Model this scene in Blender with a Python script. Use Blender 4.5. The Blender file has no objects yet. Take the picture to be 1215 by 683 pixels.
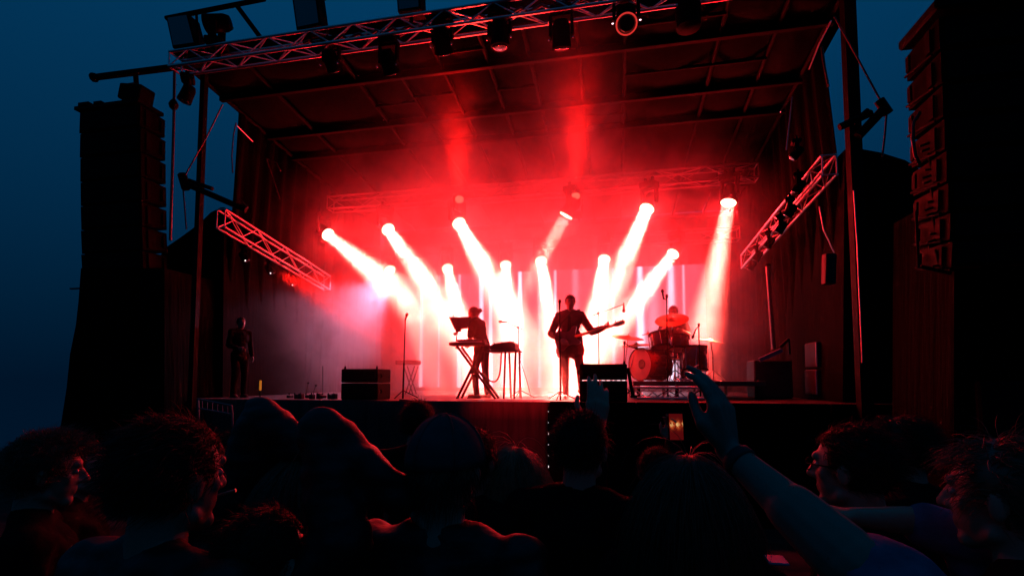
import bpy, math, random
from math import radians, pi, sin, cos
from mathutils import Vector, Matrix, Euler, noise
V = Vector
sc = bpy.context.scene
COL = sc.collection
random.seed(7)

# ---------------------------------------------------------------- camera
F = 600.0
CZ = 1.95
cd = bpy.data.cameras.new('camera')
cam = bpy.data.objects.new('camera', cd)
COL.objects.link(cam)
cd.lens = F / 1215 * 36
cd.sensor_width = 36
cd.shift_y = 70.5 / 1215
cd.clip_start = .03
cd.clip_end = 3000
cam.location = (0, 0, CZ)
cam.rotation_euler = (radians(93.6), 0, radians(11.5))
sc.camera = cam
RM = cam.rotation_euler.to_matrix()


def ray(px, py):
    return RM @ V(((px - 607.5) / F, -(py - 412) / F, -1))


def at(px, py, Y):
    """the point of the place that lies on the plane y = Y behind a spot of the photograph"""
    d = ray(px, py)
    p = d * (Y / d.y)
    p.z += CZ
    return p


def atd(px, py, D):
    p = ray(px, py) * D
    p.z += CZ
    return p


# ---------------------------------------------------------------- sky
w = bpy.data.worlds.new('World')
sc.world = w
w.use_nodes = True
nt = w.node_tree
bg = nt.nodes['Background']
tc = nt.nodes.new('ShaderNodeTexCoord')
sx = nt.nodes.new('ShaderNodeSeparateXYZ')
cr = nt.nodes.new('ShaderNodeValToRGB')
nt.links.new(tc.outputs['Generated'], sx.inputs[0])
nt.links.new(sx.outputs['Z'], cr.inputs[0])
nt.links.new(cr.outputs[0], bg.inputs[0])
e = cr.color_ramp.elements
e[0].position = 0.0
e[0].color = (.0003, .0068, .021, 1)
e[1].position = .62
e[1].color = (.0006, .040, .112, 1)
for p_, c_ in ((.12, (.0003, .0130, .037, 1)), (.36, (.0005, .0255, .072, 1))):
    k = e.new(p_)
    k.color = c_
bg.inputs[1].default_value = 1.0
sc.view_settings.view_transform = 'Standard'
sc.view_settings.look = 'None'
sc.view_settings.exposure = 0
sc.view_settings.gamma = 1
sc.cycles.use_denoising = True
sc.cycles.volume_bounces = 2
sc.cycles.max_bounces = 5
sc.cycles.volume_step_rate = .6
sc.cycles.volume_max_steps = 256
sc.cycles.sample_clamp_indirect = 4


# ---------------------------------------------------------------- materials
def new_mat(name):
    m = bpy.data.materials.new(name)
    m.use_nodes = True
    return m


def mat(name, c, rough=.6, metal=0.0, var=.25, scale=8.0, bump=.0, emis=None, es=0.0, coat=0.0, dist=.01, stretch=(1, 1, 1), spec=None):
    m = new_mat(name)
    n = m.node_tree
    b = n.nodes['Principled BSDF']
    t = n.nodes.new('ShaderNodeTexCoord')
    mp = n.nodes.new('ShaderNodeMapping')
    mp.inputs['Scale'].default_value = stretch
    nz = n.nodes.new('ShaderNodeTexNoise')
    nz.inputs['Scale'].default_value = scale
    nz.inputs['Detail'].default_value = 5
    n.links.new(t.outputs['Object'], mp.inputs[0])
    n.links.new(mp.outputs[0], nz.inputs['Vector'])
    mr = n.nodes.new('ShaderNodeMapRange')
    mr.inputs['From Min'].default_value = .3
    mr.inputs['From Max'].default_value = .7
    mr.inputs['To Min'].default_value = 1 - var
    mr.inputs['To Max'].default_value = 1 + var
    n.links.new(nz.outputs[0], mr.inputs[0])
    mx = n.nodes.new('ShaderNodeVectorMath')
    mx.operation = 'SCALE'
    mx.inputs[0].default_value = c
    n.links.new(mr.outputs[0], mx.inputs['Scale'])
    n.links.new(mx.outputs[0], b.inputs['Base Color'])
    r2 = n.nodes.new('ShaderNodeMapRange')
    r2.inputs['To Min'].default_value = max(0, rough - .12)
    r2.inputs['To Max'].default_value = min(1, rough + .12)
    n.links.new(nz.outputs[0], r2.inputs[0])
    n.links.new(r2.outputs[0], b.inputs['Roughness'])
    b.inputs['Metallic'].default_value = metal
    b.inputs['Coat Weight'].default_value = coat
    if spec is None:
        spec = .02 if rough > .75 else .5
    b.inputs['Specular IOR Level'].default_value = spec
    if bump:
        bp = n.nodes.new('ShaderNodeBump')
        bp.inputs['Strength'].default_value = bump
        bp.inputs['Distance'].default_value = dist
        n.links.new(nz.outputs[0], bp.inputs['Height'])
        n.links.new(bp.outputs[0], b.inputs['Normal'])
    if emis:
        b.inputs['Emission Color'].default_value = (*emis, 1)
        b.inputs['Emission Strength'].default_value = es
    return m


M = dict(
    ground=mat('trodden_ground', (.03, .028, .025), .9, var=.5, scale=3, bump=.5, dist=.03),
    deck=mat('stage_deck', (.022, .02, .02), .42, var=.35, scale=5, bump=.15),
    skirt=mat('stage_skirt_cloth', (.04, .035, .035), .85, var=.3, scale=2.5, bump=.4, dist=.02, stretch=(6, 6, .6)),
    skirt_dark=mat('black_skirt_cloth', (.002, .002, .002), .85, var=.3, scale=2.5, bump=.4, dist=.02, stretch=(6, 6, .6)),
    drape=mat('black_stage_drape', (.0012, .0012, .0012), .9, var=.3, scale=2, bump=.6, dist=.05, stretch=(5, 5, .3)),
    drape_left=mat('charcoal_stage_drape', (.0012, .0012, .0012), .9, var=.3, scale=2, bump=.6, dist=.05, stretch=(5, 5, .3)),
    tarp=mat('roof_tarp', (.0034, .003, .0031), .8, var=.35, scale=1.3, bump=.5, dist=.06),
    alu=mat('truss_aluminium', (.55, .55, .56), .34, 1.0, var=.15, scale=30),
    alu_dim=mat('dimmed_truss_metal', (.16, .16, .165), .5, 1.0, var=.2, scale=30),  # darker copy of the aluminium, so faint light is in its colour
    skin_dim=mat('shaded_skin', (.15, .095, .07), .55, 0, var=.15, scale=14, bump=.2, dist=.003),  # skin darkened in its colour to stand for dim light
    steel=mat('dark_steel', (.003, .003, .0033), .65, .05, spec=.04, var=.3, scale=12),
    black=mat('black_paint', (.003, .003, .003), .6, 0, var=.3, scale=20, bump=.05, spec=.015),
    rubber=mat('black_rubber', (.012, .012, .012), .7, 0, var=.3, scale=20),
    grille=mat('speaker_grille', (.004, .004, .0045), .8, 0, spec=.05, var=.4, scale=160, bump=.6, dist=.004),
    chrome=mat('chrome', (.7, .7, .72), .15, 1, var=.08, scale=30),
    cymbal=mat('cymbal_bronze', (.32, .18, .07), .42, 1, var=.2, scale=40),
    drum=mat('lacquered_drum_shell', (.07, .01, .01), .25, 0, var=.2, scale=6, coat=.6),
    drumhead=mat('coated_drum_head', (.4, .37, .34), .5, 0, var=.08, scale=9),
    wood=mat('guitar_wood', (.24, .05, .03), .3, 0, var=.3, scale=7, coat=.5, stretch=(1, 8, 1)),
    maple=mat('maple_neck', (.42, .25, .12), .4, 0, var=.2, scale=9),
    white=mat('white_plastic', (.6, .6, .58), .4, 0, var=.1, scale=20),
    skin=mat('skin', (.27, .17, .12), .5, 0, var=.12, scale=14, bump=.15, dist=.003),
    skin2=mat('tanned_skin', (.2, .12, .085), .5, 0, var=.12, scale=14, bump=.15, dist=.003),
    suit=mat('dark_suit_cloth', (.05, .03, .03), .8, 0, var=.3, scale=9, bump=.4),
    cloth_black=mat('black_cloth', (.005, .005, .0055), .85, 0, var=.3, scale=12, bump=.5, dist=.02),
    cloth_navy=mat('navy_cloth', (.012, .016, .03), .85, 0, var=.3, scale=12, bump=.5, dist=.02),
    cloth_grey=mat('grey_cloth', (.05, .05, .055), .85, 0, var=.3, scale=12, bump=.5, dist=.02),
    cloth_violet=mat('violet_denim', (.20, .10, .17), .85, 0, var=.3, scale=16, bump=.6, dist=.02),
    jacket=mat('glossy_black_jacket', (.008, .008, .009), .5, 0, var=.3, scale=7, bump=.7, dist=.03, spec=.25),
    hair_dark=mat('dark_brown_hair', (.012, .008, .006), .5, 0, var=.4, scale=40, spec=.2),
    hair_brown=mat('brown_hair', (.07, .035, .018), .4, 0, var=.4, scale=40),
    hair_fair=mat('fair_hair', (.2, .12, .06), .4, 0, var=.4, scale=40),
    eye=mat('eye_white', (.25, .22, .21), .3),
    cable=mat('black_cable', (.012, .012, .012), .5),
    wire=mat('steel_cable', (.1, .1, .1), .4, .8),
    glass=mat('dark_lens_glass', (.02, .02, .025), .08, 0, coat=1),
    led_amber=mat('amber_indicator', (.1, .05, .0), .4, emis=(1, .35, .02), es=.35),
    glow_white=mat('white_indicator_and_glint', (.1, .1, .1), .4, emis=(1, .75, .8), es=1.6),
    led_red=mat('red_indicator', (.1, .0, .0), .4, emis=(1, .05, .04), es=.6),
    case=mat('flight_case_panel', (.02, .018, .02), .6, 0, spec=.2, var=.3, scale=9),
    blue_panel=mat('blue_tinted_edge', (.06, .12, .2), .4, 0),
)


# ---------------------------------------------------------------- objects
def tag(o, label=None, cat=None, group=None, kind=None):
    if label:
        o['label'] = label
    if cat:
        o['category'] = cat
    if group:
        o['group'] = group
    if kind:
        o['kind'] = kind
    return o


def thing(name, loc, label, cat, group=None):
    o = bpy.data.objects.new(name, None)
    o.empty_display_size = .1
    o.location = loc
    COL.objects.link(o)
    return tag(o, label, cat, group)


def wloc(o):
    p = V((0, 0, 0))
    while o:
        p += o.location
        o = o.parent
    return p


class MB:
    def __init__(s):
        s.v = []
        s.f = []

    def add(s, vs, fs):
        k = len(s.v)
        s.v += [V(x) for x in vs]
        s.f += [tuple(i + k for i in f) for f in fs]
        return s

    def box(s, c, d, rot=None, taper=1.0, bev=0.0):
        hx, hy, hz = d[0] / 2, d[1] / 2, d[2] / 2
        vs = []
        if bev:
            b = min(bev, hx * .9, hy * .9, hz * .9)
            for z, sc_ in ((-hz, 1), (-hz + b, 0), (hz - b, 0), (hz, 1)):
                k = 1 if z < 0 else taper
                i = b if sc_ else 0
                for x, y in ((-hx + i, -hy + i + (0 if sc_ else b)), (-hx + i + (0 if sc_ else b), -hy + i), (hx - i - (0 if sc_ else b), -hy + i), (hx - i, -hy + i + (0 if sc_ else b)),
                             (hx - i, hy - i - (0 if sc_ else b)), (hx - i - (0 if sc_ else b), hy - i), (-hx + i + (0 if sc_ else b), hy - i), (-hx + i, hy - i - (0 if sc_ else b))):
                    vs.append(V((x * k, y * k, z)))
            fs = [tuple(range(7, -1, -1)), tuple(range(24, 32))]
            for r in range(3):
                for i in range(8):
                    j = (i + 1) % 8
                    fs.append((r * 8 + i, r * 8 + j, r * 8 + 8 + j, r * 8 + 8 + i))
        else:
            for z in (-hz, hz):
                k = 1 if z < 0 else taper
                for x, y in ((-hx, -hy), (hx, -hy), (hx, hy), (-hx, hy)):
                    vs.append(V((x * k, y * k, z)))
            fs = [(3, 2, 1, 0), (4, 5, 6, 7), (0, 1, 5, 4), (1, 2, 6, 5), (2, 3, 7, 6), (3, 0, 4, 7)]
        R = rot.to_matrix() if isinstance(rot, Euler) else (rot if rot is not None else Matrix.Identity(3))
        return s.add([R @ q + V(c) for q in vs], fs)

    def tube(s, pts, r, n=8, caps=True):
        pts = [V(p) for p in pts]
        rs = r if isinstance(r, (list, tuple)) else [r] * len(pts)
        vs, fs = [], []
        t0 = (pts[1] - pts[0]).normalized()
        u = t0.orthogonal().normalized()
        for i, p in enumerate(pts):
            a = pts[max(i - 1, 0)]
            b = pts[min(i + 1, len(pts) - 1)]
            t = (b - a)
            t = t.normalized() if t.length > 1e-9 else t0
            u = (u - t * u.dot(t))
            u = u.normalized() if u.length > 1e-6 else t.orthogonal().normalized()
            v_ = t.cross(u)
            for k in range(n):
                an = 2 * pi * k / n
                vs.append(p + (u * cos(an) + v_ * sin(an)) * rs[i])
        for i in range(len(pts) - 1):
            for k in range(n):
                j = (k + 1) % n
                fs.append((i * n + k, i * n + j, i * n + n + j, i * n + n + k))
        if caps:
            fs.append(tuple(range(n - 1, -1, -1)))
            fs.append(tuple(range((len(pts) - 1) * n, len(pts) * n)))
        return s.add(vs, fs)

    def lathe(s, c, axis, prof, n=20):
        """prof: (distance along the axis, radius)"""
        ax = V(axis).normalized()
        u = ax.orthogonal().normalized()
        v_ = ax.cross(u)
        vs, fs = [], []
        for h, r in prof:
            for k in range(n):
                an = 2 * pi * k / n
                vs.append(V(c) + ax * h + (u * cos(an) + v_ * sin(an)) * max(r, 1e-4))
        for i in range(len(prof) - 1):
            for k in range(n):
                j = (k + 1) % n
                fs.append((i * n + k, i * n + j, i * n + n + j, i * n + n + k))
        fs.append(tuple(range(n - 1, -1, -1)))
        fs.append(tuple(range((len(prof) - 1) * n, len(prof) * n)))
        return s.add(vs, fs)

    def ell(s, c, r, rot=None, nu=16, nv=10):
        R = rot if rot is not None else Matrix.Identity(3)
        vs, fs = [], []
        for i in range(1, nv):
            th = pi * i / nv
            for k in range(nu):
                ph = 2 * pi * k / nu
                vs.append(V((r[0] * sin(th) * cos(ph), r[1] * sin(th) * sin(ph), r[2] * cos(th))))
        vs.append(V((0, 0, r[2])))
        vs.append(V((0, 0, -r[2])))
        T, B = len(vs) - 2, len(vs) - 1
        for i in range(nv - 2):
            for k in range(nu):
                j = (k + 1) % nu
                fs.append((i * nu + k, i * nu + nu + k, i * nu + nu + j, i * nu + j))
        for k in range(nu):
            j = (k + 1) % nu
            fs.append((T, k, j))
            fs.append((B, (nv - 2) * nu + j, (nv - 2) * nu + k))
        return s.add([R @ q + V(c) for q in vs], fs)

    def cap(s, p, q, r1, r2, n=12):
        """a tapered limb with round ends"""
        p, q = V(p), V(q)
        L = (q - p).length
        if L < 1e-5:
            return s.ell(p, (r1, r1, r1), None, 12, 8)
        prof = []
        for k in range(4):
            a = pi / 2 * k / 4
            prof.append((-r1 * cos(a), r1 * sin(a)))
        prof += [(0, r1), (L, r2)]
        for k in range(1, 5):
            a = pi / 2 * k / 4
            prof.append((L + r2 * sin(a), r2 * cos(a)))
        return s.lathe(p, q - p, prof, n)

    def prism(s, pts, y0, y1):
        """an outline in x, z given depth from y0 to y1"""
        n = len(pts)
        vs = [V((x, y0, z)) for x, z in pts] + [V((x, y1, z)) for x, z in pts]
        fs = [tuple(range(n)), tuple(range(2 * n - 1, n - 1, -1))]
        for i in range(n):
            j = (i + 1) % n
            fs.append((i, n + i, n + j, j))
        return s.add(vs, fs)

    def mesh(s, name, m, smooth=False, off=V((0, 0, 0))):
        me = bpy.data.meshes.new(name)
        me.from_pydata([v - off for v in s.v], [], s.f)
        me.materials.append(m)
        if smooth:
            me.shade_smooth()
        return me

    def build(s, name, m, parent=None, smooth=False, label=None, angle=None):
        off = wloc(parent) if parent else V((0, 0, 0))
        me = s.mesh(name, m, smooth, off)
        o = bpy.data.objects.new(name, me)
        COL.objects.link(o)
        if parent:
            o.parent = parent
        if label:
            o['label'] = label
        if smooth and angle:
            me.set_sharp_from_angle(angle=radians(angle))
        return o


_rod = {}


def rod(name, p, q, r, m, parent=None, n=8):
    """a round bar as an object of its own; all bars of a material share one mesh"""
    key = (m.name, n)
    if key not in _rod:
        b = MB()
        b.tube([(0, 0, 0), (0, 0, 1)], 1.0, n)
        me = b.mesh('rod', m, True)
        me.set_sharp_from_angle(angle=radians(50))
        _rod[key] = me
    o = bpy.data.objects.new(name, _rod[key])
    COL.objects.link(o)
    p, q = V(p), V(q)
    d = q - p
    off = wloc(parent) if parent else V((0, 0, 0))
    o.location = p - off
    o.rotation_mode = 'QUATERNION'
    o.rotation_quaternion = d.to_track_quat('Z', 'Y')
    o.scale = (r, r, d.length)
    if parent:
        o.parent = parent
    return o


def copy_tree(o, parent=None):
    c = o.copy()
    COL.objects.link(c)
    c.parent = parent
    for ch in list(o.children):
        copy_tree(ch, c)
    return c


# ================================================================ LIGHT OF THE SHOW
BEAM = (1, .058, .044)
RED = (1, .006, .004)


def spot(p, t, e_, col, ang, r=.06, blend=.4, name='spot_lamp'):
    l = bpy.data.lights.new(name, 'SPOT')
    l.energy = e_
    l.color = col
    l.spot_size = radians(ang)
    l.spot_blend = blend
    l.shadow_soft_size = r
    o = bpy.data.objects.new(name, l)
    COL.objects.link(o)
    o.location = p
    o.rotation_euler = (V(t) - V(p)).to_track_quat('-Z', 'Y').to_euler()
    return o


def beam(p, t, e_, col, ang, size, name='beam_lamp'):
    """the tight column of light that leaves the whole width of a lens"""
    l = bpy.data.lights.new(name, 'AREA')
    l.shape = 'DISK'
    l.size = size
    l.energy = e_
    l.color = col
    l.spread = radians(ang)
    o = bpy.data.objects.new(name, l)
    COL.objects.link(o)
    o.location = p
    o.rotation_euler = (V(t) - V(p)).to_track_quat('-Z', 'Y').to_euler()
    return o


# lens pixel, aim pixel, depth of lamp, depth of aim, power, cone
BEAMS_UP = [((390, 279), (505, 372), 10.8, 9.6, 1.1, 12), ((461, 273), (517, 350), 10.8, 9.8, 1.0, 12), ((545, 266), (590, 345), 10.8, 9.6, 1.3, 12),
            ((671, 257), (630, 330), 10.8, 10.9, .45, 11), ((767, 249), (715, 372), 10.8, 9.6, 1.3, 12), ((864, 242), (829, 430), 10.8, 10.0, 1.7, 12)]
BEAMS_LOW = [((463, 321), (505, 420), 12.5, 11.2, .25, 12), ((531, 319), (556, 420), 12.5, 11.0, 1.2, 13), ((600, 315), (607, 420), 12.5, 11.0, 1.6, 14),
             ((642, 310), (658, 420), 12.5, 11.0, 1.5, 13), ((717, 308), (700, 420), 12.5, 11.0, 1.6, 14), ((798, 302), (735, 385), 12.5, 11.2, 1.6, 13)]
LAMPS = []
for (a, b_, Y, Y2, e_, an) in BEAMS_UP + BEAMS_LOW:
    p = at(*a, Y)
    t = at(*b_, Y2)
    LAMPS.append((p, (t - p).normalized(), Y))
    d = (t - p).normalized()
    beam(p + d * .05, t, 600 * e_, BEAM, an + 2, .26)
    gl_ = bpy.data.lights.new('lamp_spill', 'POINT')
    gl_.energy = 240 * math.sqrt(e_)
    gl_.color = (1, .006, .012)
    gl_.shadow_soft_size = .1
    go = bpy.data.objects.new('lamp_spill', gl_)
    COL.objects.link(go)
    go.location = p + d * .12
UPS = []
for (a, b_, e_) in [((545, 236), (541, 70), 4500), ((683, 232), (684, 20), 7500)]:
    p = at(*a, 10.7)
    t = at(*b_, 7.4)
    UPS.append((p, (t - p).normalized()))
    spot(p, t, e_, RED, 24, .12, 1)

# ================================================================ THE SETTING
def ground():
    b = MB()
    xs = [-400, -150, -60, -30, -18, -12, -6, 0, 6, 12, 18, 30, 60, 150, 400]
    ys = [-120, -40, -10, 0, 4, 7, 9, 12, 18, 30, 60, 120, 300, 600]
    for y in ys:
        for x in xs:
            d = max(0, y - 9, -x - 14, x - 12)
            b.v.append(V((x, y, -.15 * max(0, d) + .02 * sin(x * 1.3 + y))))
    n = len(xs)
    for i in range(len(ys) - 1):
        for j in range(n - 1):
            b.f.append((i * n + j, i * n + j + 1, i * n + n + j + 1, i * n + n + j))
    o = b.build('ground', M['ground'])
    tag(o, kind='structure')


ground()

SZ = 1.62          # height of the stage
XL, XR, YF, YB = -6.95, 3.08, 7.4, 14.25


def roof_z(y):
    return 7.12 - .10 * (y - 6.9)


def atroof(px, py):
    d = ray(px, py)
    # CZ + t dz = 7.12 - .1 (t dy - 6.9)
    t = (7.12 + .69 - CZ) / (d.z + .10 * d.y)
    p = d * t
    p.z += CZ
    return p


def folds(name, p00, p10, p01, p11, m, parent=None, amp=.05, pitch=.35, nv=6, seed=0, thick=0.0):
    """a hanging cloth between four corners (bottom a, bottom b, top a, top b), with soft folds"""
    p00, p10, p01, p11 = map(V, (p00, p10, p01, p11))
    L = (p10 - p00).length
    nu = max(8, int(L / pitch * 8))
    nrm = (p10 - p00).cross(p01 - p00).normalized()
    b = MB()
    for j in range(nv + 1):
        v_ = j / nv
        for i in range(nu + 1):
            u = i / nu
            p = p00.lerp(p10, u).lerp(p01.lerp(p11, u), v_)
            k = noise.noise(V((u * L * .8, seed, 0)))
            a = amp * (1 - .45 * v_) * (sin(u * L / pitch * 2 * pi + 2.5 * k + .4 * sin(v_ * 3 + k)) + .6 * noise.noise(V((u * L * 3, v_ * 2, seed))))
            b.v.append(p + nrm * a)
    for j in range(nv):
        for i in range(nu):
            q = j * (nu + 1) + i
            b.f.append((q, q + 1, q + nu + 2, q + nu + 1))
    o = b.build(name, m, parent, smooth=True)
    md = o.modifiers.new('cloth_thickness', 'SOLIDIFY')
    md.thickness = .012
    return o


stage = thing('stage_platform', (-2, YF, 0), 'long raised concert stage platform with cloth skirt along its front', 'stage')
# deck boards, each a board of its own
k = 0
ys = [YF + i * (YB + .3 - YF) / 7 for i in range(8)]
xs = [-9.2 + i * 1.14 for i in range(13)]
_db = None
for i in range(12):
    for j in range(7):
        c = V(((xs[i] + xs[i + 1]) / 2, (ys[j] + ys[j + 1]) / 2, SZ - .03))
        if _db is None:
            b = MB()
            b.box((0, 0, 0), (1.132, (ys[1] - ys[0]) - .008, .06), bev=.004)
            _db = b.mesh('deck_board', M['deck'])
        o = bpy.data.objects.new('deck_board', _db)
        COL.objects.link(o)
        o.parent = stage
        o.location = c - stage.location
b = MB()
b.box((-2.36, (YF + YB) / 2 + .15, SZ / 2 - .05), (13.5, YB - YF + .1, SZ - .14))
b.build('under_frame', M['black'], stage)
# front skirt: the left run and, standing a little proud, the right run
XS = at(652, 500, YF).x
folds('skirt', (-9.2, YF - .03, 0), (XS - .02, YF - .03, 0), (-9.2, YF - .03, SZ - .01), (XS - .02, YF - .03, SZ - .01), M['skirt'], stage, .018, .5, seed=1)
b = MB()
b.box((0, 0, 0), (1.2, .1, SZ), bev=.006)
_pb = b.mesh('front_panel', M['skirt_dark'])
for i in range(4):
    o = bpy.data.objects.new('front_panel', _pb)
    COL.objects.link(o)
    o.parent = stage
    o.location = V((XS + .62 + i * 1.22, YF - .12, SZ / 2 + .012)) - stage.location
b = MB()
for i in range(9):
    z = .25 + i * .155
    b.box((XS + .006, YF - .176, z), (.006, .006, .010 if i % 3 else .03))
b.build('edge_rivet_glint', M['glow_white'], stage)  # emission painted on the rivets as bright glints

# ---- roof
roof = thing('stage_roof', (-2, 10, 7), 'dark tarpaulin stage roof on a grid of beams above the band', 'roof')
cy = [6.95, atroof(550, 82).y, atroof(550, 139).y, atroof(560, 168).y, 12.6, YB]
cx = [XL, -5.9, atroof(440, 120).x, atroof(480, 100).x, atroof(535, 105).x, atroof(584, 90).x, atroof(633, 90).x, atroof(689, 90).x, atroof(741, 90).x, 1.6, 2.4, XR]
for i in range(len(cx) - 1):
    for j in range(len(cy) - 1):
        b = MB()
        n = 5
        for a in range(n + 1):
            for c in range(n + 1):
                u, v_ = a / n, c / n
                x = cx[i] + .03 + (cx[i + 1] - cx[i] - .06) * u
                y = cy[j] + .03 + (cy[j + 1] - cy[j] - .06) * v_
                sag = .10 * sin(pi * u) * sin(pi * v_) + .03 * noise.noise(V((x * 2, y * 2, 3)))
                b.v.append(V((x, y, roof_z(y) + .10 - sag)))
        for a in range(n):
            for c in range(n):
                q = a * (n + 1) + c
                b.f.append((q, q + 1, q + n + 2, q + n + 1))
        o = b.build('roof_panel', M['tarp'], roof, smooth=True)
for y in cy:
    b = MB()
    b.box(((XL + XR) / 2, y, roof_z(y) + .02), (XR - XL + .1, .09, .12), bev=.01)
    b.build('cross_beam', M['steel'], roof)
for x in cx:
    b = MB()
    a, c = V((x, 6.95, roof_z(6.95) + .045)), V((x, YB, roof_z(YB) + .045))
    b.tube([a, c], .035, 8)
    b.build('rafter', M['steel'], roof)
# short purlins in some bays
for (i, j, v_) in [(2, 1, .55), (4, 0, .5), (5, 1, .5), (8, 1, .5), (8, 0, .45), (3, 1, .45), (7, 2, .5), (9, 1, .5)]:
    y = cy[j] + (cy[j + 1] - cy[j]) * v_
    rod('purlin', (cx[i], y, roof_z(y) + .02), (cx[i + 1], y, roof_z(y) + .02), .028, M['steel'], roof)
b = MB()
b.box(((XL + XR) / 2, (6.95 + YB) / 2, 7.12), (XR - XL + .7, YB - 6.95 + .1, .06), rot=Euler((-.1, 0, 0)))
b.build('outer_skin', M['drape'], roof)

# ---- drapes and wings
def drape_thing(name, label, corners, m, seed, cat='curtain'):
    o = folds(name, *corners, m, None, .06, .42, 7, seed)
    tag(o, label, cat)
    return o


lb, lt, l2 = at(258, 472, 8.1), at(283, 148, 8.1), at(262, 250, 8.1)
drape_thing('side_curtain', 'black curtain closing the left side of the stage', ((-7.2, 8.1, SZ), (-7.1, YB, SZ), (lt.x, 8.1, 7.12), (-7.0, YB, 6.52)), M['drape_left'], 2)
rt = at(977, 98, 8.1)
drape_thing('side_curtain', 'black curtain closing the right side of the stage', ((3.5, 8.1, SZ), (XR, YB, SZ), (rt.x, 8.1, 7.12), (XR + .06, YB, 6.52)), M['drape'], 3)
drape_thing('back_curtain', 'wide dark curtain hanging across the back of the stage', ((XL, YB, SZ), (XR, YB, SZ), (XL, YB, 6.35), (XR, YB, 6.35)), M['drape'], 4)


def wing(name, label, pts, y0, y1, m):
    out = [(at(x, y, y0).x, at(x, y, y0).z) for x, y in pts]
    b = MB()
    b.prism(out, y0, y1)
    o = b.build(name, m)
    return tag(o, label, 'wing tent')


wing('wing_tent', 'black wing tent with curved roof beside the left stage post', [(185, 312), (196, 294), (215, 281), (238, 264), (250, 252), (262, 246), (266, 246), (264, 482), (185, 482)][::-1], 8.0, 10.5, M['skirt_dark'])
wing('wing_tent', 'black wing tent with sloping roof beside the right stage post', [(1002, 178), (1018, 176), (1045, 181), (1074, 190), (1096, 204), (1130, 235), (1300, 330), (1300, 484), (1000, 482)][::-1], 8.0, 10.5, M['skirt_dark'])

# ---- video wall
wall_x = [at(x, 380, 14).x for x in (480, 838)]
vm = new_mat('video_wall_glow')
n = vm.node_tree
pb = n.nodes['Principled BSDF']
pb.inputs['Base Color'].default_value = (.02, .02, .02, 1)
pb.inputs['Roughness'].default_value = .4
g = n.nodes.new('ShaderNodeNewGeometry')
sp = n.nodes.new('ShaderNodeSeparateXYZ')
n.links.new(g.outputs['Position'], sp.inputs[0])


def mth(op, a, b_=None, c_=None):
    q = n.nodes.new('ShaderNodeMath')
    q.operation = op
    for i, x in enumerate((a, b_, c_)):
        if x is None:
            continue
        if isinstance(x, (int, float)):
            q.inputs[i].default_value = x
        else:
            n.links.new(x, q.inputs[i])
    return q.outputs[0]


tot = None
STREAK = [(500, 380, .05, .8), (521, 380, .03, .5), (545, 380, .045, 1.0), (571, 380, .06, 2.2), (582, 380, .04, 2.0), (617, 380, .055, 2.4), (640, 380, .04, .5),
          (659, 380, .04, 1.5), (683, 380, .12, .4), (760, 380, .09, 1.7), (776, 380, .2, .35), (797, 380, .11, 1.0), (812, 380, .04, .5), (728, 380, .05, .5), (600, 380, .1, .5)]
for (px, py, wd, am) in STREAK:
    x0 = at(px, py, 14).x
    d = mth('SUBTRACT', sp.outputs['X'], x0)
    # bars of tube light, painted into the screen's glow, widen a little towards the floor
    ww = mth('MULTIPLY_ADD', sp.outputs['Z'], -wd * .18, wd * 1.6)
    q = mth('DIVIDE', d, ww)
    q = mth('MULTIPLY', q, q)
    q = mth('MULTIPLY', q, -1)
    q = mth('EXPONENT', q)
    q = mth('MULTIPLY', q, am * 1.5)
    tot = q if tot is None else mth('ADD', tot, q)
nz = n.nodes.new('ShaderNodeTexNoise')
nz.inputs['Scale'].default_value = 1
nz.inputs['Detail'].default_value = 4
mp = n.nodes.new('ShaderNodeMapping')
mp.inputs['Scale'].default_value = (3.0, 1, .12)
n.links.new(g.outputs['Position'], mp.inputs[0])
n.links.new(mp.outputs[0], nz.inputs['Vector'])
nn = mth('MULTIPLY_ADD', nz.outputs[0], 1.6, -.35)
nn = mth('MAXIMUM', nn, .05)
base = mth('MULTIPLY', nn, .42)
mc = n.nodes.new('ShaderNodeMix')
mc.data_type = 'RGBA'
mc.inputs['A'].default_value = (.62, .36, .60, 1)
mc.inputs['B'].default_value = (.80, .78, 1.0, 1)
n.links.new(mth('MINIMUM', tot, 1), mc.inputs['Factor'])
n.links.new(mc.outputs['Result'], pb.inputs['Emission Color'])
n.links.new(mth('ADD', base, tot), pb.inputs['Emission Strength'])
vw = thing('video_wall', ((wall_x[0] + wall_x[1]) / 2, 14.05, SZ), 'bright video wall of tall panels glowing pink and white behind the band', 'video wall')
nx, nz_ = 17, 4
pw, ph = (wall_x[1] - wall_x[0]) / nx, (at(600, 323, 14).z - SZ - .1) / nz_
b = MB()
b.box((0, 0, 0), (pw - .004, .06, ph - .004), bev=.003)
pm = b.mesh('screen_panel', vm)
for i in range(nx):
    for j in range(nz_):
        o = bpy.data.objects.new('screen_panel', pm)
        COL.objects.link(o)
        o.parent = vw
        o.location = V((wall_x[0] + (i + .5) * pw, 14.03, SZ + .1 + (j + .5) * ph)) - vw.location
b = MB()
b.box(((wall_x[0] + wall_x[1]) / 2, 14.09, SZ + .05 + ph * nz_ / 2), (wall_x[1] - wall_x[0] + .02, .05, ph * nz_ + .1))
b.build('support_frame', M['black'], vw)


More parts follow.
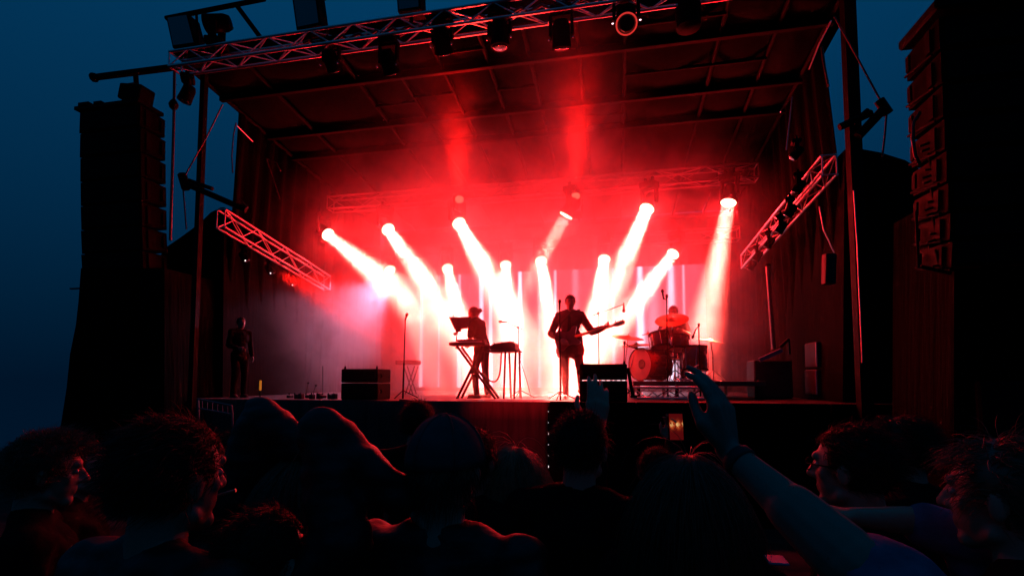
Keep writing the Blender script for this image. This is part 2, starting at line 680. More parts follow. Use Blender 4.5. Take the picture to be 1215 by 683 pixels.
# ================================================================ TRUSSES
def box_truss(name, p, q, wv, hv, label, cat='truss', bay=.42, rc=.024, rb=.011, m=None, group=None):
    """p, q: the ends of the lower front chord; wv, hv: vectors across and up"""
    m = m or M['alu']
    p, q, wv, hv = V(p), V(q), V(wv), V(hv)
    t = thing(name, p, label, cat, group)
    for o_ in (V((0, 0, 0)), wv, hv, wv + hv):
        rod('chord', p + o_, q + o_, rc, m, t, 10)
    L = (q - p).length
    nb = max(2, int(round(L / bay)))
    d = (q - p) / nb
    faces = [(V((0, 0, 0)), hv), (wv, wv + hv), (V((0, 0, 0)), wv), (hv, hv + wv)]
    for fi, (a, c) in enumerate(faces):
        for i in range(nb):
            s_, e_ = (a, c) if (i + fi) % 2 == 0 else (c, a)
            rod('brace', p + s_ + d * i, p + e_ + d * (i + 1), rb, m, t, 6)
    for s_ in (p, q):
        for a, c in ((V((0, 0, 0)), hv), (wv, wv + hv), (V((0, 0, 0)), wv), (hv, hv + wv)):
            rod('end_bar', s_ + a, s_ + c, rb * 1.3, m, t, 6)
    return t


zf = at(480, 38, 6.3).z
zt = at(480, 19, 6.3).z
xl = at(200, 80, 6.3).x
box_truss('front_truss', (xl, 6.3, zf), (3.6, 6.3, zf), (0, .24, 0), (0, 0, zt - zf), 'long front lighting truss sloping across the top of the stage opening', rc=.022, rb=.010, bay=.34)
# rear trusses that carry the two rows of beam lamps
pu = at(545, 236, 10.9)
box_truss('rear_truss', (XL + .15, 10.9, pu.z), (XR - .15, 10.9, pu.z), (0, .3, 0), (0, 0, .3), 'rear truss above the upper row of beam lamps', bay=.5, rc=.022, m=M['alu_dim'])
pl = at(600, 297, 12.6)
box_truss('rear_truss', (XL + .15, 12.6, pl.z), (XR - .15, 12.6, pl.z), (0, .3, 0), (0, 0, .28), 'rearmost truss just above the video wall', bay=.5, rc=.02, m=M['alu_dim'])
p1 = at(530, 207, 11.6)
box_truss('roof_girder', (XL + .2, 11.6, p1.z), (XR - .2, 11.6, p1.z), (0, .35, 0), (0, 0, at(615, 160, 11.6).z - at(615, 200, 11.6).z), 'deep dark roof girder with wide triangular bracing high at the back', bay=.75, rc=.026, rb=.016, m=M['steel'])
# side trusses
a, c = at(257, 270, 7.45), at(384, 344, 10.4)
a2, c2 = at(259, 250, 7.45), at(386, 327, 10.4)
hv = V((0, 0, ((a2.z - a.z) + (c2.z - c.z)) / 2))
box_truss('side_truss', a, c, (.16, 0, 0), hv, 'pinkish lit side truss running back along the left curtain', bay=.4, rc=.022, rb=.008)
a, c = at(976, 208, 7.55), at(880, 318, 11.4)
a2, c2 = at(972, 188, 7.55), at(877, 301, 11.4)
hv = V((0, 0, ((a2.z - a.z) + (c2.z - c.z)) / 2))
SIDE_R = (a.copy(), c.copy())
box_truss('side_truss', a, c, (.18, 0, 0), hv, 'red lit side truss running back along the right curtain', bay=.4, rc=.022, rb=.008)
SIDE_L = (at(257, 270, 7.55), at(386, 346, 11.4))

# outrigger beam left of the front truss
t = thing('outrigger_beam', at(112, 92, 6.6), 'black outrigger beam sticking out left of the front truss', 'beam')
b = MB()
a, c = at(112, 92, 6.6), at(262, 73, 6.6)
b.tube([a, c], .052, 4)
b.build('bar', M['steel'], t)
b = MB()
b.lathe(a + V((-.04, 0, 0)), (1, 0, 0), [(0, .05), (.01, .075), (.05, .075), (.06, .05)], 8)
b.build('end_plate', M['steel'], t)


def post(px0, py0, px1, py1, Y, w_, label):
    a, c = at(px0, py0, Y), at(px1, py1, Y)
    x = a.x
    t = thing('roof_post', (a.x, Y, 0), label, 'post')
    b = MB()
    b.tube([(a.x, Y, 0), a], w_, 4)
    b.build('column', M['steel'], t)
    b = MB()
    b.box((a.x, Y, .03), (w_ * 4, w_ * 4, .05))
    b.build('base_plate', M['steel'], t)
    return t


post(243, 84, 236, 300, 7.15, .062, 'slim dark steel roof post at the left front corner of the stage')
post(1005, -12, 1018, 470, 7.15, .10, 'thick dark steel roof post at the right front corner of the stage')


# winch arms on the posts, with their cables
def bar_thing(name, label, cat, parts):
    t = thing(name, parts[0][1][0], label, cat)
    for (nm, pts, r, m) in parts:
        b = MB()
        b.tube(pts, r, 6)
        b.build(nm, m, t, smooth=True, angle=60)
    return t


Y = 7.0
bar_thing('winch_arm', 'dark winch arm crossing the left roof post', 'arm', [
    ('arm', [at(218, 217, Y), at(292, 249, Y + .3)], .05, M['steel']),
    ('brace', [at(224, 214, Y + .1), at(252, 224, Y + .1)], .035, M['steel']),
    ('pulley', [at(216, 207, Y), at(221, 224, Y)], .07, M['steel']),
    ('cable', [at(219, 209, Y), at(245, 163, Y), at(264, 124, Y)], .011, M['cable']),
    ('cable', [at(217, 222, Y), at(219, 245, Y), at(221, 272, Y)], .011, M['cable'])])
bar_thing('winch_arm', 'dark winch arm crossing the right roof post', 'arm', [
    ('arm', [at(1018, 162, Y), at(1050, 128, Y)], .06, M['steel']),
    ('brace', [at(996, 151, Y), at(1034, 134, Y)], .045, M['steel']),
    ('strut', [at(1012, 146, Y), at(1030, 131, Y)], .035, M['steel']),
    ('pulley', [at(1043, 119, Y), at(1054, 135, Y)], .06, M['steel']),
    ('cable', [at(990, 20, Y), at(1018, 70, Y), at(1044, 118, Y)], .012, M['cable']),
    ('cable', [at(1052, 135, Y), at(1050, 160, Y), at(1047, 186, Y)], .012, M['cable'])])
bar_thing('hanging_cable', 'slack cable looped beside the left roof post', 'cable', [('strand', [at(280, 146, 7.6), at(277, 160, 7.6), at(275, 185, 7.6), at(276, 205, 7.6)], .010, M['cable'])])
bar_thing('hanging_cable', 'crooked strap hanging in the gap beside the right roof post', 'cable', [('strand', [at(975, 56, 7.6), at(977, 72, 7.6), at(980, 88, 7.6), at(983, 103, 7.6)], .016, M['cable'])])
t = bar_thing('hoist_chain', 'hoist chain with its hook hanging from the left end of the front truss', 'chain', [
    ('chain', [at(207, 82, 6.5), at(206, 150, 6.5), at(202, 285, 6.5)], .02, M['cable'])])
b = MB()
p = at(206, 124, 6.5)
b.lathe(p - V((0, 0, .09)), (0, 0, 1), [(0, .02), (.03, .055), (.09, .07), (.14, .05), (.18, .02)], 8)
b.build('hook_block', M['steel'], t, smooth=True)


# lit straps under the roof
def strap(px, label):
    parts = []
    for s_ in px:
        parts.append(('tail', [at(x, y, Yq) for (x, y, Yq) in s_], .012, M['alu']))
    bar_thing('ratchet_strap', label, 'strap', parts)


strap([[(940, 115, 8.6), (933, 178, 8.6)], [(940, 115, 8.6), (930, 125, 8.6), (926, 133, 8.6)]], 'thin red lit rod hanging in a hook shape by the right curtain')
strap([[(316, 188, 8.9), (332, 236, 8.9)], [(316, 188, 8.9), (328, 193, 8.9), (333, 203, 8.9)]], 'thin dim rod hanging in a hook shape by the left curtain')
strap([[(799, 68, 8.6), (796, 82, 8.6)]], 'short red lit strap tail under the roof right of centre')
strap([[(397, 121, 8.6), (404, 135, 8.6)]], 'short red lit strap tail under the left part of the roof')
strap([[(857, 0, 7.6), (849, 30, 7.6)]], 'thin dim strap beside the hanging fixture at the top right')
strap([[(283, 234, 8.3), (294, 246, 8.3)]], 'short dim bracket just above the left side truss')
strap([[(986, 25, 7.0), (972, 52, 7.4), (960, 82, 7.9)]], 'thin red edge bar slanting down the roof edge at the right')
strap([[(281, 149, 8.0), (300, 168, 8.5)]], 'thin red edge bar slanting down the roof edge at the left')
strap([[(411, 66, 7.3), (437, 110, 8.3), (462, 155, 9.6)]], 'thin red lit conduit running back under the left roof panels')


# ================================================================ FIXTURES
LENS = mat('lit_lens', (.1, .1, .1), .3, emis=(1, .5, .3), es=9)
LENS_RED = mat('lit_red_lens', (.1, .02, .02), .3, emis=(1, .05, .03), es=4)


def moving_head(c, d, label, s=1.0, lens=None, group=None, up=1, ring=None, back=False, lr=.10):
    """c: middle of the head; d: where its lens points; up=1 hangs from above, -1 stands on the floor"""
    c, d = V(c), V(d).normalized()
    u = V((0, 0, up))
    side = d.cross(V((0, 0, 1)))
    side = side.normalized() if side.length > .05 else V((1, 0, 0))
    top = c + u * .30 * s
    t = thing('moving_head_light', top, label, 'stage light', group)
    R = Matrix((side, V((0, 0, 1)).cross(side), V((0, 0, 1)))).transposed()
    b = MB()
    b.box(top, (.27 * s, .22 * s, .10 * s), R, bev=.015)
    b.build('base', M['black'], t)
    b = MB()
    for k in (-1, 1):
        b.box(c + side * .135 * s * k + u * .12 * s, (.035 * s, .10 * s, .30 * s), R, bev=.012)
    b.box(c + u * .245 * s, (.29 * s, .10 * s, .03 * s), R, bev=.008)
    b.build('yoke', M['black'], t)
    b = MB()
    b.lathe(c, d, [(-.17 * s, .05 * s), (-.165 * s, .085 * s), (-.10 * s, .11 * s), (.06 * s, .115 * s), (.12 * s, (lr + .02) * s), (.15 * s, (lr + .02) * s), (.152 * s, lr * s)], 20)
    b.build('head', M['black'], t, smooth=True, angle=40)
    b = MB()
    b.lathe(c + d * .150 * s, d, [(0, lr * s * .97), (.012 * s, lr * s * .92), (.02 * s, lr * s * .6), (.022 * s, .001)], 20)
    b.build('lens', lens or M['glass'], t, smooth=True)
    if ring:
        b = MB()
        pts = []
        for k in range(25):
            a_ = 2 * pi * k / 24
            v2 = d.cross(side)
            pts.append(c + d * .16 * s + (side * cos(a_) + v2 * sin(a_)) * lr * s * 1.1)
        b.tube(pts, .009 * s, 6, False)
        b.build('lens_ring', ring, t, smooth=True)
    b = MB()
    for k in (-1, 1):
        b.box(top + side * .07 * s * k + u * .085 * s, (.03 * s, .05 * s, .09 * s), R)
    b.build('clamp', M['steel'], t)
    return t


names_up = ['leftmost lit beam lamp of the upper row at the left curtain', 'second lit beam lamp from the left in the upper row', 'lit beam lamp above the keyboard player in the upper row',
            'lit upper beam lamp whose faint beam leans left above the guitarist', 'lit upper beam lamp with a white beam leaning left, right of the guitarist', 'rightmost lit beam lamp of the upper row with a long steep beam']
names_low = ['small dim lit lamp at the far left of the lower row', 'lit lower row lamp just left of the keyboard player', 'lit lower row lamp with a beam straight down between the players',
             'lit lower row lamp with a beam just left of the guitarist', 'lit lower row lamp with a beam just right of the guitarist', 'rightmost lit lower row lamp with a beam slanting left above the drums']
for (p, d, Y), nm in zip(LAMPS, names_up + names_low):
    s = 1.25 if Y < 12 else 1.2
    moving_head(p - d * .175 * s, d, nm, s, LENS, 'lit beam lamps on the rear trusses', lr=.125)
for (p, d), nm in zip(UPS, ['moving head throwing a red beam up at the roof above the keyboard player', 'moving head throwing the brightest red beam up at the roof above the guitarist']):
    moving_head(p - d * .17, d, nm, 1.0, LENS_RED, up=-1)

# unlit fixtures along the front truss
HS = [((393, 72), 'dark moving head hanging left on the front truss', .9, (0, 1, -.9), None), ((461, 74), 'second dark moving head from the left on the front truss, low and dim', .95, (0, 1, -1), None),
      ((525, 50), 'moving head with a small white glint under the brightest part of the front truss', 1.0, (0, .8, -1), None), ((593, 42), 'moving head with rounded dark lens between two others on the front truss', 1.08, (0, .1, -1), None),
      ((666, 42), 'moving head with two pink glints right of centre on the front truss', 1.05, (0, .4, -1), None), ((743, 22), 'moving head with red ringed lens facing the crowd on the front truss', 1.15, (0, -.55, -.8), M['led_red'])]
for (px, nm, s, d, rg) in HS:
    c = at(px[0], px[1], 6.42)
    t = moving_head(c, d, nm, s, None, 'unlit moving heads on the front truss', ring=rg)
    b = MB()
    for k in (-1, 1):
        b.ell(c + V((.15 * k * s, -.06, -.09)), (.016, .01, .010), None, 8, 6)
    b.build('edge_glint', M['chrome'] if rg is None else M['glow_white'], t)
t = thing('stage_monitor', at(817, 5, 6.6), 'blunt black fixture box hanging at the top right of the roof', 'stage light')
b = MB()
b.lathe(at(817, 36, 6.6), (0, 0, 1), [(0, .10), (.03, .15), (.25, .165), (.5, .15)], 16)
b.build('housing', M['black'], t, smooth=True, angle=35)
b = MB()
b.box(at(817, 0, 6.6), (.12, .1, .2))
b.build('clamp', M['steel'], t)
# small fixtures under the side trusses
for i, (x, y, Yq) in enumerate([(290, 305, 8.1), (320, 320, 8.9), (346, 334, 9.8)]):
    t = moving_head(at(x, y, Yq), (.5, .2, -.8), ['nearest', 'middle', 'farthest'][i] + ' dark lamp under the left side truss', .62, None, 'dark lamps under the left side truss')
    b = MB()
    b.ell(at(x + 1, y + 4, Yq - .12), (.014, .012, .014), None, 8, 6)
    b.build('indicator', M['glow_white'], t)
for i, (x, y, Yq) in enumerate([(942, 222, 8.0), (932, 250, 8.3), (921, 270, 8.9), (907, 288, 9.6), (893, 304, 10.3), (886, 315, 11)]):
    moving_head(at(x + 6, y, Yq), (-.5, .2, -.8), ['nearest', 'second nearest', 'third', 'fourth', 'fifth', 'farthest'][i] + ' dim lamp counted back along the right side truss', .6, None, 'dim lamps under the right side truss')
moving_head(at(945, 182, 7.5), (-.6, .1, -.7), 'small red lit lamp clamped above the near end of the right side truss', .55, None)

# things above the left end of the front truss
t = thing('pipe_frame', at(197, 20, 6.35), 'tilted pipe rising above the left end of the front truss', 'frame')
rod('rail', at(197, 22, 6.35), at(314, -1, 6.35), .035, M['steel'], t)
rod('brace', at(281, 7, 6.35), at(310, 46, 6.4), .035, M['steel'], t)
rod('upright', at(233, 17, 6.35), at(236, 60, 6.35), .02, M['steel'], t)


def panel_box(px, Y, label, d=.22, name='flood_light'):
    q = [(at(x, y, Y).x, at(x, y, Y).z) for x, y in px]
    t = thing(name, at(px[0][0], px[0][1], Y), label, 'stage light')
    b = MB()
    b.prism(q, Y, Y + d)
    b.build('housing', M['black'], t)
    c = sum((V((x, Y - .012, z)) for x, z in q), V()) / len(q)
    b = MB()
    b.prism([(c.x + (x - c.x) * .86, c.z + (z - c.z) * .88) for x, z in q], Y - .012, Y + .004)
    b.build('front_glass', M['glass'], t)
    b = MB()
    b.tube([V((c.x, Y + d / 2, min(z for x, z in q) - .10)), V((c.x, Y + d / 2, min(z for x, z in q) + .02))], .03, 8)
    b.build('bracket', M['steel'], t)
    return t


panel_box([(205, 57), (233, 53), (223, 16), (197, 20)], 6.3, 'dark rectangular flood light standing on the left end of the front truss')
panel_box([(352, 36), (381, 30), (375, -14), (345, -14)], 6.3, 'dark rectangular flood light rising above the truss left of centre')
panel_box([(472, 14), (499, 10), (498, -14), (470, -14)], 6.3, 'dark fixture peeking in at the top edge above the truss')
moving_head(at(258, 28, 6.4), (-.9, -.3, -.15), 'bulky dark lamp standing on the truss under the tilted pipe', 1.15, None, up=-1)
moving_head(at(222, 112, 6.5), (-.25, -.2, -1), 'dark lamp dangling below the left end of the front truss', .85, None)

# truss lamp clutter and cables on the front truss
for (x0, y0, x1, y1, lb_) in [(360, 52, 520, 30, 'black cable loom lashed along the left half of the front truss'), (560, 22, 760, -8, 'black cable loom lashed along the right half of the front truss')]:
    b = MB()
    pts = []
    for k in range(25):
        u = k / 24
        p = at(x0 + (x1 - x0) * u, y0 + (y1 - y0) * u, 6.45)
        pts.append(p + V((0, 0, .04 * sin(k * 2.1) + .02 * random.random())))
    b.tube(pts, .022, 6)
    b.tube([p + V((0, .05, .03 * sin(i))) for i, p in enumerate(pts)], .014, 6)
    tag(b.build('cable_loom', M['cable'], None, smooth=True), lb_, 'cable')


# ================================================================ SPEAKER ARRAYS
def line_array(pts_left, Y, wid, dep, label, side, group, mrig=None):
    """pts_left: pixels of the outer front edge, one for each box joint from the top down"""
    top = at(*pts_left[0], Y)
    t = thing('speaker_array', top, label, 'speaker array', group)
    n_ = len(pts_left) - 1
    for i in range(n_):
        a, c = at(*pts_left[i], Y), at(*pts_left[i + 1], Y)
        x = (a.x + c.x) / 2 + wid / 2 * side
        z = (a.z + c.z) / 2
        h = a.z - c.z
        tilt = radians(1 + .9 * i)
        R = Euler((tilt, 0, 0)).to_matrix()
        ce = V((x, Y + dep / 2 + .02 * i, z))
        b = MB()
        # cabinet narrows towards the back
        hx, hz = wid / 2, h / 2 - .006
        vs = []
        for (yy, kz, kx) in ((-dep / 2, 1, 1), (dep / 2, .86, .97)):
            for sx_, sz_ in ((-1, -1), (1, -1), (1, 1), (-1, 1)):
                vs.append(ce + R @ V((sx_ * hx * kx, yy, sz_ * hz * kz)))
        b.add(vs, [(0, 1, 2, 3), (7, 6, 5, 4), (0, 4, 5, 1), (1, 5, 6, 2), (2, 6, 7, 3), (3, 7, 4, 0)])
        cb = b.build('cabinet', M['black'], t)
        b = MB()
        b.box(ce + R @ V((0, -dep / 2 - .012, 0)), (wid - .07, .02, h - .05), R, bev=.008)
        b.build('grille', M['grille'], cb)
        for sx_ in (-1, 1):
            b = MB()
            b.box(ce + R @ V((sx_ * (hx + .012), -dep / 4, 0)), (.02, .07, h * .7), R)
            b.box(ce + R @ V((sx_ * (hx + .012), dep / 3, 0)), (.02, .05, h * .5), R)
            b.tube([ce + R @ V((sx_ * (hx + .015), -dep * .35, -hz)), ce + R @ V((sx_ * (hx + .015), dep * .42, -hz * .7))], .013, 6)
            b.build('rigging_plate', mrig or M['steel'], cb)
    return t


pa = [(95, 133), (94, 158), (93, 186), (92, 214), (91, 242), (90, 270), (89, 298), (88, 322), (88, 344)]
ta = line_array(pa, 6.9, 1.27, .5, 'tall black hanging speaker array at the left against the blue sky', 1, 'hanging speaker arrays')
b = MB()
a = at(95, 133, 6.9)
b.box((a.x + .6, 7.1, a.z + .05), (1.34, .5, .06))
b.box((a.x + .12, 7.0, a.z + .10), (.22, .3, .08))
b.box((a.x + .42, 7.0, a.z + .09), (.16, .3, .07))
b.tube([(a.x, 6.95, a.z + .04), (a.x + .03, 6.95, a.z + .13)], .05, 8)
b.build('bumper_frame', M['steel'], ta)
t = thing('motor_box', at(162, 100, 7.1), 'dark motor box on top of the left speaker array hanging from the outrigger beam', 'hoist motor')
b = MB()
c = at(162, 113, 7.1)
b.box(c, (.46, .3, .27), Euler((0, radians(10), 0)), bev=.02)
b.build('housing', M['black'], t)
rod('hook', c + V((0, 0, .1)), at(161, 90, 7.1), .04, M['steel'], t)
b = MB()
b.box(c + V((-.08, 0, .17)), (.16, .12, .09), bev=.02)
b.build('chain_bag', M['rubber'], t)

pr = [(x + 36, y) for x, y in [(1076, 20), (1081, 58), (1084, 96), (1088, 134), (1092, 171), (1096, 208), (1100, 243), (1104, 276), (1108, 308)]]
ta = line_array(pr, 4.9, 1.5, .55, 'huge black hanging speaker array filling the right edge of the view', 1, 'hanging speaker arrays', M['steel'])
b = MB()
a = at(1110, 20, 4.9)
b.box((a.x + .75, 5.1, a.z + .06), (1.6, .6, .10), bev=.02)
b.build('bumper_frame', M['steel'], ta)
# cheek frames of the right array, on the side that faces the stage
for i in range(4):
    x0, y0 = 1091 + i * 3.0, 168 + i * 38
    b = MB()
    for (xa, ya, xb, yb) in [(0, 6, 32, -6), (2, 12, 33, 0), (18, 12, 20, 34), (10, 20, 28, 18), (6, 34, 30, 30), (10, 14, 14, 30)]:
        b.tube([at(x0 + xa, y0 + ya, 5.2), at(x0 + xb, y0 + yb, 5.2)], .011, 6)
    b.build('cheek_frame', M['steel'], ta)
rod('side_rail', at(1126, 150, 5.2), at(1129, 322, 5.2), .018, M['steel'], ta)
rod('side_rail', at(1087, 250, 5.2), at(1090, 318, 5.2), .012, M['steel'], ta)
rod('bottom_bar', at(1092, 316, 5.2), at(1128, 324, 5.2), .018, M['steel'], ta)
b = MB()
b.tube([at(1092, 133, 5.2), at(1084, 145, 5.2), at(1083, 165, 5.2), at(1086, 185, 5.2), at(1092, 196, 5.2)], .015, 6)
tag(b.build('loose_cable', M['cable'], None, True), 'black cable bulging out from the left side of the right speaker array', 'cable')
# towers of subs and scrim under the arrays
t = thing('speaker_tower', (at(80, 500, 6.9).x, 7, 0), 'black scrim covered tower under the left speaker array', 'tower')
out = [(at(x, y, 6.9).x, at(x, y, 6.9).z) for x, y in [(96, 318), (94, 345), (93, 358), (90, 385), (83, 420), (79, 460), (72, 505), (66, 560), (195, 580), (195, 318)]]
b = MB()
b.prism(out, 6.9, 8.2)
b.build('scrim', M['drape'], t)
q = at(88, 344, 6.9)
b = MB()
b.box((q.x + .1, 6.88, q.z + .02), (.3, .04, .02))
b.build('ratchet_bar', M['steel'], t)
t = thing('speaker_tower', (at(1200, 500, 5.2).x, 5.4, 0), 'black scrim covered tower under the right speaker array', 'tower')
out = [(at(x, y, 5.6).x, at(x, y, 5.6).z) for x, y in [(1132, 225), (1320, 190), (1320, 700), (1132, 640)]]
b = MB()
b.prism(out[::-1], 5.6, 6.7)
b.build('scrim', M['drape'], t)
for i in range(3):
    b = MB()
    b.box((out[0][0] + .8, 5.55, .4 + .62 * i), (1.5, .1, .58), bev=.02)
    b.build('grille', M['grille'], t)


# ================================================================ THINGS ON THE STAGE
def stack_box(px0, py0, px1, py1, Y, label, split, dep=.5, led=False):
    a, c = at(px0, py1, Y), at(px1, py0, Y)
    t = thing('monitor_stack', ((a.x + c.x) / 2, Y + dep / 2, SZ), label, 'speaker')
    zs = [SZ + .001, at(px0, split, Y).z, c.z]
    w_ = c.x - a.x
    for i in range(2):
        b = MB()
        z0, z1 = zs[i] + (.004 if i else 0), zs[i + 1] - .004
        b.box(((a.x + c.x) / 2, Y + dep / 2, (z0 + z1) / 2), (w_, dep, z1 - z0), bev=.015)
        cb = b.build('cabinet', M['black'], t)
        b = MB()
        b.box(((a.x + c.x) / 2, Y - .008, (z0 + z1) / 2), (w_ - .06, .02, z1 - z0 - .05), bev=.008)
        b.build('grille', M['grille'], cb)
        b = MB()
        for k in (-1, 1):
            b.tube([((a.x + c.x) / 2 + k * (w_ / 2 + .012), Y + .1, (z0 + z1) / 2 - .03), ((a.x + c.x) / 2 + k * (w_ / 2 + .03), Y + .1, (z0 + z1) / 2), ((a.x + c.x) / 2 + k * (w_ / 2 + .012), Y + .1, (z0 + z1) / 2 + .03)], .012, 6)
        b.build('handle', M['steel'], cb)
    b = MB()
    for k in (-1, 1):
        b.lathe(((a.x + c.x) / 2 + k * (w_ / 2 - .04), Y + .06, c.z - .002), (0, 0, 1), [(0, .018), (.03, .014), (.05, .006)], 8)
    b.build('pole_socket', M['steel'], t)
    if led:
        for i in range(9):
            b = MB()
            b.box((a.x + .05 + i * (w_ - .1) / 8, Y - .014, zs[1]), (.045 if i % 3 else .02, .012, .010))
            b.build('led_strip', M['glow_white'], t)
    return t


stack_box(404, 437, 448, 472, 7.6, 'black two box monitor stack alone at the left front edge of the stage', 454)
stack_box(688, 431, 744, 472, 7.55, 'black monitor stack with a thin lit seam in front of the drum riser', 451, led=True)
t = bar_thing('monitor_bracket', 'dark slanted bar leaning against the right side of the monitor stack', 'bar', [('bar', [at(745, 436, 7.6), at(751, 470, 7.6)], .025, M['steel']), ('foot', [at(748, 470, 7.6), at(756, 470, 7.6)], .02, M['steel'])])


def mic(b, p, d, s=1.0):
    d = V(d).normalized()
    b.lathe(p, d, [(0, .010 * s), (.02 * s, .013 * s), (.12 * s, .017 * s), (.125 * s, .024 * s), (.15 * s, .027 * s), (.17 * s, .02 * s), (.178 * s, .006)], 10)


def mic_stand(x, base_y, label, Y, top, boom=None, micd=(.6, -.2, .6), r=.011):
    p0 = at(x, base_y, Y)
    p0.z = SZ
    tp = at(top[0], top[1], Y)
    t = thing('mic_stand', p0, label, 'microphone stand')
    rod('pole', p0, V((tp.x, tp.y, tp.z)), r, M['steel'], t)
    rod('lower_pole', p0, p0.lerp(tp, .45), r * 1.5, M['steel'], t)
    for k in range(3):
        a = 2 * pi * k / 3 + .4
        b = MB()
        b.tube([p0 + V((0, 0, .14)), p0 + V((.26 * cos(a), .26 * sin(a), .012))], .009, 6)
        b.build('leg', M['steel'], t)
    end = tp
    if boom:
        a, c = at(*boom[0], Y), at(*boom[1], Y - .1)
        rod('boom', a, c, r * .8, M['steel'], t)
        b = MB()
        b.lathe(tp - V((0, .02, .02)), (0, 0, 1), [(0, .02), (.05, .024), (.06, .01)], 8)
        b.build('clutch', M['steel'], t, smooth=True)
        end = c
    b = MB()
    mic(b, end - V(micd).normalized() * .03, micd)
    b.build('microphone', M['black'], t, smooth=True)
    return t


mic_stand(478, 470, 'straight microphone stand at the left beside the small keyboard', 8.2, (481, 379), micd=(.25, -.3, .35))
mic_stand(617, 470, 'boom microphone stand behind the effects table right of the keyboard player', 8.9, (615, 389), boom=((620, 391), (601, 382)), micd=(-.9, 0, .1))
mic_stand(665, 470, 'straight vocal microphone stand in front of the guitarist', 8.05, (664, 366), micd=(.02, -.1, 1))
mic_stand(711, 470, 'boom stand with a hanging bar microphone right of the guitarist', 9.3, (710, 372), boom=((701, 375), (740, 361)), micd=(0, 0, -1))
mic_stand(792, 455, 'tall overhead microphone stand in front of the drummer', 9.0, (791, 352), boom=((791, 356), (787, 353)), micd=(-.1, 0, 1))
mic_stand(831, 455, 'small bent microphone stand at the right of the drums', 9.2, (829, 386), boom=((829, 386), (825, 392)), micd=(-.4, 0, -1))
mic_stand(739, 455, 'short microphone stand low beside the left cymbals', 9.4, (741, 407), boom=((741, 407), (748, 411)), micd=(1, 0, -.3))

# ---- small keyboard far left, pale in the smoke
Y = 10.6
t = thing('keyboard_stand', at(485, 462, Y), 'small pale keyboard on crossed legs far back at the left', 'keyboard')
a = at(472, 430, Y)
c = at(497, 430, Y)
b = MB()
b.box(((a.x + c.x) / 2, Y, a.z), (c.x - a.x, .3, .1), bev=.02)
kb = b.build('keyboard_body', M['case'], t)
b = MB()
b.box(((a.x + c.x) / 2, Y - .1, a.z + .055), (c.x - a.x - .08, .12, .014))
b.build('key_row', M['white'], kb)
for (x0, x1) in [(479, 490), (492, 481)]:
    q0, q1 = at(x0, 434, Y), at(x1, 460, Y)
    q1.z = SZ
    rod('leg', q0, q1, .014, M['steel'], t)
    rod('leg', q0 + V((0, .2, 0)), q1 + V((0, .2, 0)), .014, M['steel'], t)

# ---- the keyboard player's rig
Y = 8.45
t = thing('keyboard_rig', at(565, 470, Y), 'keyboard on a crossed stand in front of the keyboard player', 'keyboard')
a, c = at(536, 408, Y), at(578, 408, Y)
b = MB()
b.box(((a.x + c.x) / 2, Y, a.z - .01), (c.x - a.x, .34, .055), bev=.012)
b.build('lower_keyboard', M['case'], t)
b = MB()
b.box(((a.x + c.x) / 2 + .05, Y + .02, a.z + .045), (c.x - a.x - .16, .26, .05), bev=.012)
kb = b.build('synthesizer', M['case'], t)
for i in range(9):
    b = MB()
    b.lathe((a.x + .18 + i * .05, Y - .04 + .05 * (i % 2), a.z + .068), (0, 0, 1), [(0, .010), (.015, .009), (.018, .004)], 8)
    b.build('knob', M['steel'], kb)
_k = None
for i in range(20):
    if _k is None:
        b = MB()
        b.box((0, 0, 0), (.024, .12, .014))
        _k = b.mesh('key', M['white'])
    o = bpy.data.objects.new('key', _k)
    COL.objects.link(o)
    o.parent = t
    o.location = V((a.x + .06 + i * .0265, Y - .11, a.z + .024)) - t.location
for yy in (-.13, .13):
    for (x0, x1) in [(545, 590), (575, 545)]:
        q0, q1 = at(x0, 411, Y), at(x1, 471, Y)
        q1.z = SZ
        rod('stand_leg', q0 + V((0, yy, 0)), q1 + V((0, yy, 0)), .024, M['steel'], t)
b = MB()
cc = at(563, 441, Y)
b.lathe(cc - V((0, .2, 0)), (0, 1, 0), [(0, .04), (.4, .04)], 10)
b.build('pivot', M['steel'], t)
t = thing('laptop_stand', at(541, 405, Y), 'tilted screen on a thin arm over the keyboard', 'screen')
b = MB()
q = [(at(x, y, Y).x, at(x, y, Y).z) for x, y in [(540, 391), (560, 389), (559, 376), (533, 376)]]
b.prism(q, Y - .03, Y + .02)
b.build('screen_back', M['case'], t)
q = [(at(x, y, Y).x, at(x, y, Y).z) for x, y in [(541, 394), (547, 393), (547, 389), (541, 390)]]
b = MB()
b.prism(q, Y - .02, Y + .03)
b.build('hinge', M['steel'], t)
rod('arm', at(543, 392, Y), at(541, 408, Y), .013, M['steel'], t)
rod('antenna', at(538, 376, Y), at(538, 372, Y), .006, M['steel'], t)
b = MB()
b.ell(at(540, 396, Y), (.035, .03, .03), None, 10, 8)
b.build('joint', M['steel'], t, smooth=True)

